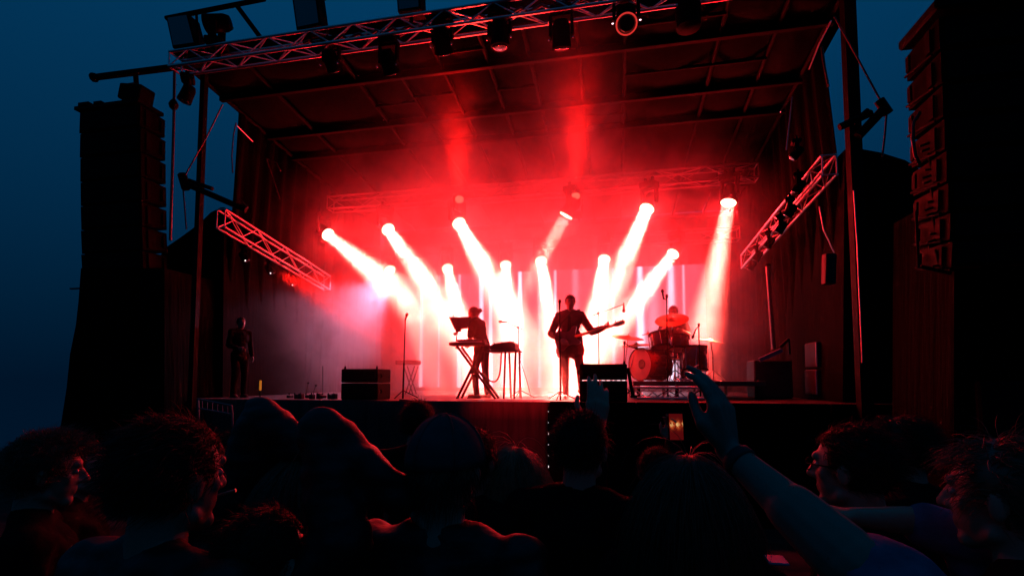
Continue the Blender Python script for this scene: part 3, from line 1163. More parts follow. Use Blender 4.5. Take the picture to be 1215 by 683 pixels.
Y = 8.6
t = thing('effects_table', at(603, 470, Y), 'small table of effects boxes right of the keyboard player', 'table')
a, c = at(581, 417, Y), at(617, 417, Y)
b = MB()
b.box(((a.x + c.x) / 2, Y, a.z), (c.x - a.x, .42, .035), bev=.006)
b.build('table_top', M['case'], t)
for x in (602, 614):
    for yy in (-.16, .16):
        q = at(x, 418, Y)
        rod('leg', (q.x, Y + yy, q.z), (q.x + (.03 if yy > 0 else -.03), Y + yy, SZ), .018, M['steel'], t)
t2 = thing('effects_box', at(600, 412, Y), 'flat sloping effects mixer lying on the small table', 'mixer')
b = MB()
q = [(at(x, y, Y).x, at(x, y, Y).z) for x, y in [(583, 415), (614, 416), (614, 408), (608, 405), (590, 408), (582, 411)]]
b.prism(q, Y - .17, Y + .16)
b.build('mixer_body', M['case'], t2)
for i in range(8):
    b = MB()
    u = at(588 + i * 3.1, 408 - i * .35, Y)
    b.lathe((u.x, Y - .1 + .06 * (i % 3), u.z - .004), (0, 0, 1), [(0, .012), (.02, .010), (.024, .004)], 8)
    b.build('knob', M['steel'], t2)
rnd = random.Random(3)


def cable_thing(pts, r, label, name='hanging_cable', m=None):
    # a smooth curve through the points
    P = [V(p) for p in pts]
    out = []
    for i in range(len(P) - 1):
        p0, p1, p2, p3 = P[max(i - 1, 0)], P[i], P[i + 1], P[min(i + 2, len(P) - 1)]
        for k in range(6):
            u = k / 6
            out.append(.5 * ((2 * p1) + (p2 - p0) * u + (2 * p0 - 5 * p1 + 4 * p2 - p3) * u * u + (3 * p1 - p0 - 3 * p2 + p3) * u ** 3))
    out.append(P[-1])
    b = MB()
    b.tube(out, r, 6)
    return tag(b.build(name, m or M['cable'], None, True), label, 'cable')


cable_thing([at(574, 416, 8.4), at(575, 438, 8.4), at(580, 450, 8.4), at(588, 452, 8.4), at(593, 442, 8.4), at(595, 418, 8.4)], .014, 'thick black cable sagging in a loop between keyboard and table')
cable_thing([at(618, 410, 8.6), at(617, 425, 8.6), at(624, 448, 8.6), at(630, 470, 8.6)], .006, 'thin cable running down right of the effects table')
cable_thing([at(615, 412, 8.5), at(617, 420, 8.5), at(616, 432, 8.5)], .018, 'bundle of cables hanging off the right end of the effects table')

# pedals and clutter along the stage edge, left
t = thing('pedal_board', at(372, 470, 7.7), 'low row of pedals and connectors on the floor left of the monitor stack', 'pedal board')
for i in range(9):
    x = 344 + i * 6.6
    p = at(x, 469, 7.7)
    b = MB()
    b.box((p.x, 7.7 + .05 * (i % 2), SZ + .04), (.07, .1, .05 + .03 * ((i * 7) % 3)), bev=.01)
    q = b.build('pedal', M['case'], t)
    b = MB()
    b.lathe((p.x, 7.68, SZ + .07), (0, 0, 1), [(0, .012), (.03, .01), (.034, .004)], 8)
    b.build('switch', M['steel'], q)
for (x, y, x2, lbl) in [(366, 454, 363, 'left'), (375, 457, 371, 'right')]:
    p, q = at(x, y, 7.9), at(x2, 470, 7.9)
    t = thing('gooseneck_mic', q, 'tiny gooseneck microphone, the %s of two low on the stage floor' % ('taller left one' if lbl == 'left' else 'shorter right one'), 'microphone')
    b = MB()
    b.tube([q, q.lerp(p, .5) + V((0, 0, .02)), p], .006, 6)
    b.build('neck', M['cable'], t)
    b = MB()
    b.ell(p, (.022, .02, .018), None, 10, 8)
    b.build('windscreen', M['rubber'], t, smooth=True)
rod('x', at(383, 470, 8.1), at(383, 434, 8.1), .006, M['steel']).name = 'thin_pole'
tag(bpy.data.objects['thin_pole'], 'thin upright pole standing just left of the black monitor stack', 'pole')
t = thing('warning_marker', at(309, 464, 7.6), 'small amber marker light at the left end of the stage', 'light')
b = MB()
a = at(309, 457, 7.6)
b.box(a, (.03, .03, .17), bev=.006)
b.build('glow_strip', M['led_amber'], t)
rod('stalk', (a.x, a.y, SZ), (a.x, a.y, a.z - .08), .012, M['steel'], t)

# ---- drums
DR = SZ + .30
rx0, rx1 = at(751, 470, 8.7).x, at(905, 470, 8.9).x
t = thing('drum_riser', ((rx0 + rx1) / 2, 10, SZ), 'low drum riser faced with a red lit truss along its front', 'riser')
nb = 3
for i in range(nb):
    for j in range(2):
        b = MB()
        w_ = (rx1 - rx0) / nb
        b.box((rx0 + (i + .5) * w_, 9.25 + j * 1.15, DR - .04), (w_ - .008, 1.14, .08), bev=.006)
        b.build('riser_board', M['deck'], t)
for i in range(4):
    for yy in (8.85, 11.2):
        rod('leg', (rx0 + .1 + i * (rx1 - rx0 - .2) / 3, yy, SZ), (rx0 + .1 + i * (rx1 - rx0 - .2) / 3, yy, DR - .08), .03, M['steel'], t)
box_truss('riser_truss', (rx0, 8.45, SZ + .03), (rx0 + 1.25, 8.45, SZ + .03), (0, .16, 0), (0, 0, .17), 'short truss lying along the front of the drum riser', bay=.22, rc=.018, rb=.009)


def drum(name, c, ax, r, L, label, shell, legs=0, port=False, cat='drum'):
    c, ax = V(c), V(ax).normalized()
    t = thing(name, c - V((0, 0, 0)), label, cat)
    b = MB()
    b.lathe(c - ax * L / 2, ax, [(0, r * .985), (.004, r), (L - .004, r), (L, r * .985)], 32)
    b.build('shell', shell, t, smooth=True, angle=40)
    for k in (-1, 1):
        b = MB()
        b.lathe(c + ax * (k * L / 2), ax * k, [(-.02, r + .004), (-.02, r + .014), (.018, r + .014), (.018, r + .002), (.006, r)], 32)
        b.build('hoop', M['steel'] if not port else shell, t, smooth=True, angle=40)
        b = MB()
        b.lathe(c + ax * (k * (L / 2 + .002)), ax * k, [(0, r), (.006, r * .97), (.008, .001)], 32)
        b.build('drum_head', M['drumhead'], t, smooth=True, angle=40)
    u = ax.orthogonal().normalized()
    v_ = ax.cross(u)
    for k in range(8):
        a = 2 * pi * k / 8
        rr = (u * cos(a) + v_ * sin(a)) * (r + .018)
        rod('lug', c + rr - ax * L * .42, c + rr + ax * L * .42, .006, M['chrome'], t, 6)
    if port:
        b = MB()
        f0 = c - ax * (L / 2 + .012)
        off = V((.10, 0, .0)) - ax * V((.10, 0, 0)).dot(ax)
        b.lathe(f0 + off, -ax, [(0, .088), (.006, .088)], 24)
        b.build('port_ring', M['drum'], t)
        b = MB()
        b.lathe(f0 + off - ax * .006, -ax, [(0, .062), (.004, .062)], 24)
        b.build('port_hole', M['rubber'], t)
    for k in range(legs):
        a = 2 * pi * k / legs + .5
        q = c + V((cos(a) * (r + .02), sin(a) * (r + .02), 0))
        rod('leg', q + V((0, 0, .05)), (q.x, q.y, DR), .009, M['chrome'], t, 6)
    return t


kc = at(757, 434, 9.35)
kc.z = DR + .30
drum('bass_drum', kc + V((.22, .20, 0)), (.78, .62, 0), .29, .46, 'big bass drum with a round port facing the crowd', M['drum'], 0, True)
tc_ = at(783, 404, 9.55)
drum('tom_drum', tc_, (-.12, .25, 1), .17, .26, 'rack tom mounted above the bass drum', M['drum'])
drum('tom_drum', at(806, 407, 9.75), (.1, .25, 1), .17, .24, 'second rack tom right of centre beneath the tilted cymbal', M['drum'])
fl = at(824, 425, 9.7)
drum('floor_tom', fl, (0, .05, 1), .22, .42, 'floor tom on legs at the right of the kit', M['drum'], 3)
drum('snare_drum', at(803, 421, 10.2), (0, .1, 1), .17, .13, 'shallow snare drum in the middle of the kit', M['chrome'], 3)


def cymbal(c, nrm, r, label, base=None):
    c, nrm = V(c), V(nrm).normalized()
    base = V(base or (c.x + .05, c.y + .1, DR))
    t = thing('cymbal_stand', base, label, 'cymbal')
    b = MB()
    b.lathe(c, nrm, [(-.012, r), (-.008, r * 1.0), (.006, r * .55), (.014, r * .2), (.03, r * .14), (.04, r * .05), (.042, .003)], 32)
    b.build('cymbal', M['cymbal'], t, smooth=True, angle=50)
    rod('stem', c - V((0, 0, .02)), c + nrm * .07, .007, M['chrome'], t, 6)
    rod('upper_pole', c - V((0, 0, .01)), base + V((0, 0, .45)), .010, M['chrome'], t, 6)
    rod('lower_pole', base + V((0, 0, .45)), base, .014, M['chrome'], t, 6)
    for k in range(3):
        a = 2 * pi * k / 3 + .3
        rod('leg', base + V((0, 0, .2)), base + V((.24 * cos(a), .24 * sin(a), .01)), .009, M['chrome'], t, 6)
    return t


cymbal(at(797, 379, 9.3), (-.12, -.50, .9), .29, 'brightly lit crash cymbal tilted in front of the drummer')
cymbal(at(745, 400, 9.4), (.14, -.22, 1), .29, 'wide cymbal at the left edge of the drum kit', base=(at(740, 400, 9.4).x, 9.45, SZ))
cymbal(at(755, 409, 9.5), (-.06, -.16, 1), .26, 'hi-hat cymbal just below the left cymbal', base=(at(746, 400, 9.5).x, 9.6, SZ))
cymbal(at(843, 404, 9.9), (.18, -.1, 1), .27, 'dim cymbal at the right edge of the drum kit')
cymbal(at(769, 396, 10.2), (-.1, -.1, 1), .14, 'little splash cymbal behind the rack tom')
# clamp hardware that catches the light on the riser
t = thing('pedal_hardware', at(806, 453, 8.95), 'tangle of bright chrome pedals and clamps on the riser floor', 'drum hardware')
for i in range(16):
    x, y = 790 + rnd.random() * 34, 448 + rnd.random() * 8
    p = at(x, y, 8.95)
    p.z = max(p.z, DR + .01)
    d = V((rnd.uniform(-1, 1), rnd.uniform(-.6, .6), rnd.uniform(-.25, .5))) * .11
    rod('bar', p, p + d, .008 + .006 * rnd.random(), M['chrome'], t, 6)
bar_thing('drum_stick', 'bright drum stick resting on the floor tom leg', 'drum stick', [('stick', [at(819, 438, 9.1), at(828, 433, 9.1)], .010, M['white']), ('tip', [at(828, 433, 9.1), at(829, 432.4, 9.1)], .008, M['white'])])
b = MB()
p = at(792, 440, 9.9)
b.box((p.x, 9.9, DR + .25), (.16, .3, .3), bev=.02)
tag(b.build('pale_case', M['white'], None), 'pale box glimpsed between bass drum and floor tom', 'box')

# ---- right side of the stage: desk, laptop, racks
Y = 9.2
t = thing('monitor_desk', at(925, 440, Y), 'dim mixing desk with a bluish tilted front edge at the right', 'mixing desk')
b = MB()
b.tube([at(901, 427, Y), at(928, 415, Y)], .045, 4)
b.build('desk_edge', M['blue_panel'], t)  # blue light on this edge is put into its colour
b = MB()
a = at(915, 445, Y)
b.box((a.x + .05, Y + .3, (SZ + at(915, 426, Y).z) / 2), (.6, .5, at(915, 426, Y).z - SZ - .02), bev=.02)
b.build('desk_body', M['case'], t)
b = MB()
b.tube([at(925, 412, Y), at(936, 402, Y)], .03, 4)
b.tube([at(936, 402, Y), at(937, 420, Y)], .02, 4)
b.build('laptop_lid', M['steel'], t)
t = thing('rack_case', at(975, 470, 8.8), 'tall dim flight case with pale edge strips at the right', 'flight case')
for i in range(2):
    a0, a1 = at(969, 470 - i * 33, 8.8), at(989, 438 - i * 33, 8.8)
    b = MB()
    b.box(((a0.x + a1.x) / 2, 9.05, (a0.z + a1.z) / 2 + .01), (a1.x - a0.x, .5, a1.z - a0.z - .01), bev=.02)
    q = b.build('case_box', M['case'], t)
    for x in (a0.x, a1.x):
        rod('edge_strip', (x, 8.79, a0.z + .03), (x, 8.79, a1.z - .01), .012, M['alu'], q, 6)
t = bar_thing('leaning_pole', 'pale pole slanting up behind the mixing desk at the right', 'pole', [('pole', [at(911, 316, 9.8), at(918, 414, 9.8)], .04, M['alu_dim']), ('cap', [at(910.8, 313, 9.8), at(911, 316, 9.8)], .045, M['steel'])])
bar_thing('hanging_case', 'small dark flat case hanging by a cord on the right side', 'case', [('cord', [at(972, 245, 7.9), at(977, 272, 7.9), at(990, 300, 7.9)], .008, M['alu']), ('panel', [at(984, 302, 7.9), at(983, 337, 7.9)], .09, M['case'])])
bar_thing('hanging_cable', 'long thin cable hanging down along the right roof post', 'cable', [('strand', [at(1013, 226, 7.0), at(1017, 290, 7.0), at(1021, 380, 7.0), at(1023, 430, 7.0)], .008, M['alu'])])
t = thing('crowd_barrier', at(240, 500, 7.0), 'low red lit metal barrier frame in front of the left wing', 'barrier')
for (p0, p1) in [((235, 472), (236, 500)), ((235, 473), (275, 481)), ((236, 484), (275, 491)), ((275, 481), (276, 505))]:
    rod('rail', at(*p0, 6.8), at(*p1, 6.8), .016, M['alu_dim'], t, 6)
for k in range(6):
    rod('bar', at(240 + k * 6, 474 + k * 1.2, 6.8), at(240 + k * 6, 485 + k * 1.2, 6.8), .006, M['alu_dim'], t, 6)
cable_thing([at(474, 474, 7.25), at(490, 476, 7.25), at(505, 483, 7.25), at(512, 492, 7.25)], .014, 'cable drooping over the stage edge left of centre')


# ================================================================ PEOPLE
_work = []


def evald(b, name, m, vox, smooth=3, parent=None, wr=0.0, wrs=9.0, sharp=None):
    """join overlapping forms into one continuous skin"""
    me = b.mesh(name, m, False)
    o = bpy.data.objects.new(name, me)
    if not _work:
        _work.append(bpy.data.scenes.new('work'))
    ws = _work[0]
    ws.collection.objects.link(o)
    md = o.modifiers.new('r', 'REMESH')
    md.mode = 'VOXEL'
    md.voxel_size = vox
    if smooth:
        ms = o.modifiers.new('s', 'SMOOTH')
        ms.factor = .5
        ms.iterations = smooth
    with bpy.context.temp_override(scene=ws, view_layer=ws.view_layers[0]):
        dg = bpy.context.evaluated_depsgraph_get()
        dg.update()
    ev = o.evaluated_get(dg)
    me2 = bpy.data.meshes.new_from_object(ev)
    me2.name = name
    o.modifiers.clear()
    o.data = me2
    ws.collection.objects.unlink(o)
    COL.objects.link(o)
    off = wloc(parent) if parent else V((0, 0, 0))
    cnt = len(me2.vertices)
    co = [0.0] * (cnt * 3)
    nr = [0.0] * (cnt * 3)
    me2.vertices.foreach_get('co', co)
    if wr:
        me2.vertices.foreach_get('normal', nr)
    for i in range(cnt):
        x, y, z = co[3 * i:3 * i + 3]
        k = 0.0
        if wr:
            k = (noise.noise(V((x, y, z)) * wrs) + .6 * noise.noise(V((x * wrs * .6, y * wrs * .6, z * wrs * 2.6)))) * wr
        co[3 * i] = x + nr[3 * i] * k - off.x
        co[3 * i + 1] = y + nr[3 * i + 1] * k - off.y
        co[3 * i + 2] = z + nr[3 * i + 2] * k - off.z
    me2.vertices.foreach_set('co', co)
    me2.update()
    me2.shade_smooth()
    if not me2.materials:
        me2.materials.append(m)
    o.parent = parent
    return o


def hand(b, wp, d, n, side, size=1.0, curl=(.25, .25, .3, .35), thumb=.5, spread=1.0):
    """wp: wrist; d: towards the fingers; n: the way the palm faces; side: +1/-1 the thumb's side"""
    wp, d, n = V(wp), V(d).normalized(), V(n)
    n = (n - d * n.dot(d)).normalized()
    s_ = d.cross(n) * side
    z = size
    for k, off in enumerate((.030, .010, -.010, -.028)):
        kn = wp + d * (.088 - .006 * abs(k - 1)) * z + s_ * off * z
        b.cap(wp + d * .01 * z + s_ * off * .55 * z, kn, .017 * z, .0135 * z, 8)
        a = curl[k]
        q = kn
        f = (.95, 1.06, 1.0, .8)[k]
        dd = d
        rr = .0098 * z
        sprd = s_ * (.10 * (1.2 - k * .8)) * spread
        for L in (.044, .027, .021):
            dd = (Matrix.Rotation(a, 3, (d.cross(n))) @ dd)
            q2 = q + (dd + sprd * .6).normalized() * L * f * z
            b.cap(q, q2, rr, rr * .88, 8)
            q = q2
            rr *= .9
            a = curl[k] * 1.0
    t0 = wp + d * .022 * z + s_ * .022 * z + n * .006
    t1 = t0 + (d * .75 + s_ * (.65 + .3 * thumb) + n * .35).normalized() * .042 * z
    t2 = t1 + (d * .95 + s_ * (.35 * thumb) + n * .35).normalized() * .032 * z
    t3 = t2 + (d * 1.0 - s_ * .1 + n * .25).normalized() * .026 * z
    b.cap(t0, t1, .017 * z, .0135 * z, 8)
    b.cap(t1, t2, .0125 * z, .0108 * z, 8)
    b.cap(t2, t3, .0108 * z, .009 * z, 8)


def person(label, base, heading, s=1.0, J=None, WJ=None, headrot=(0, 0, 0), skin='skin', top='cloth_black', legs='cloth_black', sleeves=1.0,
           hair=('short', 'hair_dark'), vox=.009, girth=1.0, group=None, hands=None, name='person', smooth=3, seed=0, puffy=0.0, glasses=False, tvox=None, bulk=.014, hairn=420, hood=False):
    """base: ground point under the person; heading: turn about the vertical, 0 faces the stage"""
    base = V(base)
    t = thing(name, base, label, 'person', group)
    Wm = Matrix.Translation(base) @ Matrix.Rotation(heading, 4, 'Z') @ Matrix.Scale(s, 4)
    D = dict(pelvis=(0, 0, .95), waist=(0, 0, 1.10), chest=(0, .0, 1.29), neck=(0, -.015, 1.47), head=(0, .02, 1.63),
             shl=(-.185, -.01, 1.42), shr=(.185, -.01, 1.42), ell=(-.235, -.03, 1.13), elr=(.235, -.03, 1.13), wrl=(-.235, .07, .90), wrr=(.235, .07, .90),
             hil=(-.09, 0, .93), hir=(.09, 0, .93), knl=(-.10, .025, .51), knr=(.10, .025, .51), anl=(-.11, -.02, .09), anr=(.11, -.02, .09))
    D.update(J or {})
    P = {k: Wm @ V(v) for k, v in D.items()}
    for k, v in (WJ or {}).items():
        P[k] = V(v)
    R3 = Matrix.Rotation(heading, 3, 'Z')
    HR = R3 @ Euler(headrot, 'XYZ').to_matrix()
    fw = R3 @ V((0, 1, 0))
    rt_ = R3 @ V((1, 0, 0))
    g = s * girth

    def trunk(b, k=0.0, low=True):
        P_, C_, N_ = P['pelvis'], P['chest'], P['neck']
        W_ = P['waist']
        b.ell(P_, (.155 * g + k, .115 * g + k, .13 * g), R3)
        b.ell(W_, (.145 * g + k, .11 * g + k, .14 * g), R3)
        b.ell(C_, (.165 * g + k, .118 * g + k, .19 * g), R3)
        b.cap(P_.lerp(W_, .3), C_, .115 * g + k, .118 * g + k)
        b.cap(P['shl'], P['shr'], .058 * g + k, .058 * g + k)
        b.cap(P['shl'].lerp(N_, .15), N_ + V((0, 0, .01)), .05 * g + k, .052 * s + k * .5)
        b.cap(P['shr'].lerp(N_, .15), N_ + V((0, 0, .01)), .05 * g + k, .052 * s + k * .5)

    def arm(b, a, e_, w_, k=0.0, upto=1.0):
        b.cap(P[a], P[e_], .052 * g + k, .041 * g + k)
        b.cap(P[e_].lerp(P[w_], .08), P[e_].lerp(P[w_], .42), .0425 * g + k, .037 * g + k)
        b.cap(P[e_], P[e_].lerp(P[w_], upto), .042 * g + k, (.027 + .012 * (1 - upto)) * s + k)

    def leg(b, h, kn, an, k=0.0):
        b.cap(P[h], P[kn], .085 * g + k, .055 * s + k)
        b.cap(P[kn], P[an], .057 * s + k, .036 * s + k * 1.4)

    b = MB()
    trunk(b)
    arm(b, 'shl', 'ell', 'wrl')
    arm(b, 'shr', 'elr', 'wrr')
    leg(b, 'hil', 'knl', 'anl')
    leg(b, 'hir', 'knr', 'anr')
    for a in ('anl', 'anr'):
        b.cap(P[a] + V((0, 0, -.05 * s)) - fw * .03 * s, P[a] + V((0, 0, -.06 * s)) + fw * .13 * s, .034 * s, .026 * s)
        b.cap(P[a], P[a] + V((0, 0, -.05 * s)), .036 * s, .034 * s)
    H = P['head']
    b.cap(P['neck'] + V((0, 0, -.03)), H + HR @ V((0, -.02 * s, -.045 * s)), .058 * s, .052 * s)

    def h(x, y, z):
        return H + HR @ V((x * s, y * s, z * s))
    b.ell(h(0, -.01, .022), (.077 * s, .097 * s, .092 * s), HR, 20, 14)
    b.ell(h(0, .028, -.03), (.060 * s, .062 * s, .082 * s), HR)
    b.cap(h(-.014, .064, -.093), h(.014, .064, -.093), .021 * s, .021 * s)
    b.cap(h(-.045, .012, -.07), h(0, .062, -.098), .021 * s, .021 * s)
    b.cap(h(.045, .012, -.07), h(0, .062, -.098), .021 * s, .021 * s)
    b.cap(h(0, .083, .022), h(0, .108, -.022), .009 * s, .014 * s, 8)
    b.cap(h(-.012, .094, -.026), h(.012, .094, -.026), .010 * s, .010 * s, 8)
    b.cap(h(-.032, .078, .033), h(.032, .078, .033), .014 * s, .014 * s, 8)
    b.cap(h(-.018, .082, -.053), h(.018, .082, -.053), .008 * s, .008 * s, 8)
    b.cap(h(-.015, .079, -.065), h(.015, .079, -.065), .009 * s, .009 * s, 8)
    b.ell(h(-.040, .056, -.014), (.020 * s, .018 * s, .024 * s), HR, 10, 8)
    b.ell(h(.040, .056, -.014), (.020 * s, .018 * s, .024 * s), HR, 10, 8)
    for k in (-1, 1):
        b.ell(h(.079 * k, -.006, -.008), (.010 * s, .019 * s, .032 * s), HR, 10, 8)
    hd = hands or {}
    for sd, wk, ek in ((-1, 'wrl', 'ell'), (1, 'wrr', 'elr')):
        key = 'l' if sd < 0 else 'r'
        d = (P[wk] - P[ek]).normalized()
        kw = dict(d=d, n=-rt_ * sd, side=1, curl=(.3, .35, .4, .45), thumb=.4, size=s)
        kw.update(hd.get(key, {}))
        if 'side' not in hd.get(key, {}):
            # thumb points forward on a hanging hand
            dd, nn_ = V(kw['d']).normalized(), V(kw['n'])
            sv = dd.cross((nn_ - dd * nn_.dot(dd)).normalized())
            kw['side'] = 1 if sv.dot(fw) >= 0 else -1
        hand(b, P[wk], kw['d'], kw['n'], kw['side'], kw['size'], kw['curl'], kw['thumb'], kw.get('spread', 1.0))
    body = evald(b, 'body', M[skin], vox, smooth, t)
    # eyes
    for k in (-1, 1):
        b = MB()
        b.ell(h(.031 * k, .075, .008), (.013 * s, .011 * s, .010 * s), HR, 10, 8)
        b.build('eye', M['eye'], t, True)
        b = MB()
        b.ell(h(.031 * k, .0835, .008), (.006 * s, .004 * s, .006 * s), HR, 8, 6)
        b.build('pupil', M['glass'], t, True)
    # clothing
    tv = tvox or .013
    b = MB()
    trunk(b, bulk)
    if sleeves > 0:
        for (a, e_, w_) in (('shl', 'ell', 'wrl'), ('shr', 'elr', 'wrr')):
            if sleeves <= .5:
                b.cap(P[a], P[a].lerp(P[e_], .75), .056 * g + bulk, .052 * g + bulk)
            else:
                arm(b, a, e_, w_, bulk + puffy, .93)
    b.cap(P['pelvis'] + V((0, 0, .05)), P['pelvis'] - V((0, 0, .05)), .15 * g, .155 * g)
    if hood:
        b.ell(h(0, -.062, .022), (.108 * s, .122 * s, .118 * s), HR, 20, 14)
        b.cap(h(0, -.06, -.03), P['neck'] - fw * .05 + V((0, 0, -.02)), .10 * s, .115 * s)
        b.cap(h(0, -.10, .06), h(0, -.13, .02), .07 * s, .06 * s)
    evald(b, 'jacket' if puffy or top in ('suit', 'jacket') else 'shirt', M[top], tv, 2, t, wr=.007 + puffy * .35, wrs=17)
    b = MB()
    b.ell(P['pelvis'], (.16 * g + .008, .122 * g + .008, .13 * g), R3)
    leg(b, 'hil', 'knl', 'anl', .012)
    leg(b, 'hir', 'knr', 'anr', .012)
    evald(b, 'trousers', M[legs], .014, 2, t, wr=.005, wrs=10)
    for a in ('anl', 'anr'):
        b = MB()
        b.cap(P[a] + V((0, 0, -.045 * s)) - fw * .035 * s, P[a] + V((0, 0, -.055 * s)) + fw * .14 * s, .044 * s, .036 * s)
        b.box(P[a] + V((0, 0, -.082 * s)) + fw * .05 * s, (.085 * s, .27 * s, .02 * s), R3, bev=.01)
        b.build('shoe', M['rubber'], t, True, angle=50)
    # hair
    rnd_ = random.Random(seed + 11)
    kind, hm_ = hair
    rx, ry, rz = .083, .103, .100
    cen = V((0, -.010, .024))

    def head_pt(d):
        return cen + V((d.x * rx, d.y * ry, d.z * rz))

    def ok(d):
        p = head_pt(d)
        if p.y > .045 and p.z < .062:
            return False
        if kind in ('short', 'curly') and p.z < -.055:
            return False
        if p.y > .0 and p.z < -.01:
            return False
        return p.z > -.075

    if kind != 'bald':
        b = MB()
        nu, nv = 28, 18
        grid = {}
        for i in range(nv + 1):
            for k in range(nu):
                th, ph = pi * i / nv, 2 * pi * k / nu
                d = V((sin(th) * cos(ph), sin(th) * sin(ph), cos(th)))
                grid[i, k] = (len(b.v), d)
                fz = 1 + .05 * noise.noise(d * 4 + V((seed, 0, 0)))
                q = cen + V((d.x * rx, d.y * ry, d.z * rz)) * fz
                b.v.append(H + HR @ (q * s))
        for i in range(nv):
            for k in range(nu):
                j = (k + 1) % nu
                if all(ok(grid[c][1]) for c in ((i, k), (i, j), (i + 1, k), (i + 1, j))):
                    b.f.append((grid[i, k][0], grid[i + 1, k][0], grid[i + 1, j][0], grid[i, j][0]))
        if kind in ('beanie', 'cap'):
            pass
        else:
            hs = b.build('hair', M[hm_], t, True)
            mdd = hs.modifiers.new('thick', 'SOLIDIFY')
            mdd.thickness = .012 * s
            mdd.offset = -1
    strands = MB()
    ns = {'short': hairn * 4, 'curly': int(hairn * 4.2), 'long': int(hairn * 3), 'bun': hairn * 2, 'cap': 420, 'beanie': 120, 'fringe': int(hairn * 3), 'bald': 0}[kind]
    made = 0
    for it in range(ns * 6):
        if made >= ns:
            break
        d = V((rnd_.gauss(0, 1), rnd_.gauss(0, 1), rnd_.gauss(.3, 1))).normalized()
        if not ok(d):
            continue
        if kind in ('cap', 'beanie') and head_pt(d).z > .02:
            continue
        made += 1
        p = head_pt(d)
        nrm = V((d.x / rx, d.y / ry, d.z / rz)).normalized()
        pts = [p.copy()]
        if kind == 'short':
            L, n_ = .025 + .03 * rnd_.random(), 4
            dirv = (nrm * .22 + V((0, -.5, .1)) + V((rnd_.gauss(0, .3), rnd_.gauss(0, .3), rnd_.gauss(0, .3)))).normalized()
        elif kind == 'fringe':
            L, n_ = .035 + .035 * rnd_.random(), 5
            dirv = (nrm * .15 + V((0, .5 if p.y > 0 else -.4, .15)) + V((rnd_.gauss(0, .25), rnd_.gauss(0, .25), rnd_.gauss(0, .25)))).normalized()
        elif kind == 'cap':
            L, n_ = .04 + .03 * rnd_.random(), 5
            dirv = (nrm * .4 + V((0, -.4, -.5)) + V((rnd_.gauss(0, .3), rnd_.gauss(0, .3), rnd_.gauss(0, .2)))).normalized()
        elif kind == 'curly':
            L, n_ = .05 + .05 * rnd_.random(), 7
            dirv = (nrm * .8 + V((rnd_.gauss(0, .5), rnd_.gauss(0, .5), rnd_.gauss(0, .4)))).normalized()
        elif kind == 'bun':
            L, n_ = .09, 5
            dirv = (V((0, -.13, .01)) - p).normalized() * .8 + nrm * .25
        else:
            L, n_ = (.24 + .16 * rnd_.random(), 10)
            dirv = (V((d.x * .7, -.25 + .3 * d.y, -.2)) + nrm * .3).normalized()
        st = L / n_
        ph0 = rnd_.random() * 6
        for k in range(n_):
            if kind in ('long', 'cap', 'beanie'):
                dirv = (dirv + V((0, 0, -.42)) + V((rnd_.gauss(0, .09), rnd_.gauss(0, .09), 0))).normalized()
            elif kind == 'curly':
                dirv = (dirv + V((sin(ph0 + k * 2.0), cos(ph0 + k * 2.0), sin(ph0 + k * 1.4))) * .8).normalized()
            elif kind == 'fringe':
                dirv = (dirv + V((0, .05 if p.y > 0 else -.1, -.30))).normalized()
            else:
                dirv = (dirv + V((0, -.12, -.18)) - nrm * .05).normalized()
            q = pts[-1] + dirv * st
            e_ = q - cen
            m2 = (e_.x / (rx + .004)) ** 2 + (e_.y / (ry + .004)) ** 2 + (e_.z / (rz + .004)) ** 2
            if m2 < 1:
                q = cen + e_ / math.sqrt(m2)
            if kind in ('long', 'cap', 'beanie') and q.z < -.06:
                rxy = math.hypot(q.x, q.y + .02)
                lim = .075 + max(0, -.13 - q.z) * .9
                if rxy < lim:
                    q.x *= lim / max(rxy, .01)
                    q.y = (q.y + .02) * lim / max(rxy, .01) - .02
            pts.append(q)
        r0 = (.0011 if kind != 'curly' else .0013) * s
        strands.tube([H + HR @ (q * s) for q in pts], [r0 * (1 - .75 * i / n_) for i in range(len(pts))], 3, False)
    if ns:
        strands.build('hair_strands', M[hm_], t, True)
    if kind == 'bun':
        b = MB()
        for k in range(26):
            a0 = rnd_.random() * 6
            pts = []
            for i in range(7):
                a = a0 + i * .7
                q = V((0, -.135, .0)) + V((cos(a) * .034, sin(k) * .03 + rnd_.gauss(0, .004), sin(a) * .034))
                pts.append(H + HR @ (q * s))
            b.tube(pts, .008 * s, 5)
        b.build('hair_bun', M[hm_], t, True)
    if kind in ('cap', 'beanie'):
        b = MB()
        prof = []
        crown = 1.14 if kind == 'cap' else 1.17
        nu, nv = 30, 10
        for i in range(nv + 1):
            th = pi * .52 * i / nv
            for k in range(nu):
                ph = 2 * pi * k / nu
                seam = .003 * abs(sin(ph * 3)) if kind == 'cap' else .004 * sin(ph * 14)
                d = V((sin(th) * cos(ph), sin(th) * sin(ph), cos(th)))
                q = cen + V((d.x * rx, d.y * ry, d.z * rz)) * (crown + seam * 4)
                b.v.append(H + HR @ (q * s))
        for i in range(nv):
            for k in range(nu):
                j = (k + 1) % nu
                b.f.append((i * nu + k, i * nu + nu + k, i * nu + nu + j, i * nu + j))
        cp = b.build('cap_crown' if kind == 'cap' else 'beanie', M['cloth_grey'], t, True)
        mdd = cp.modifiers.new('thick', 'SOLIDIFY')
        mdd.thickness = .006
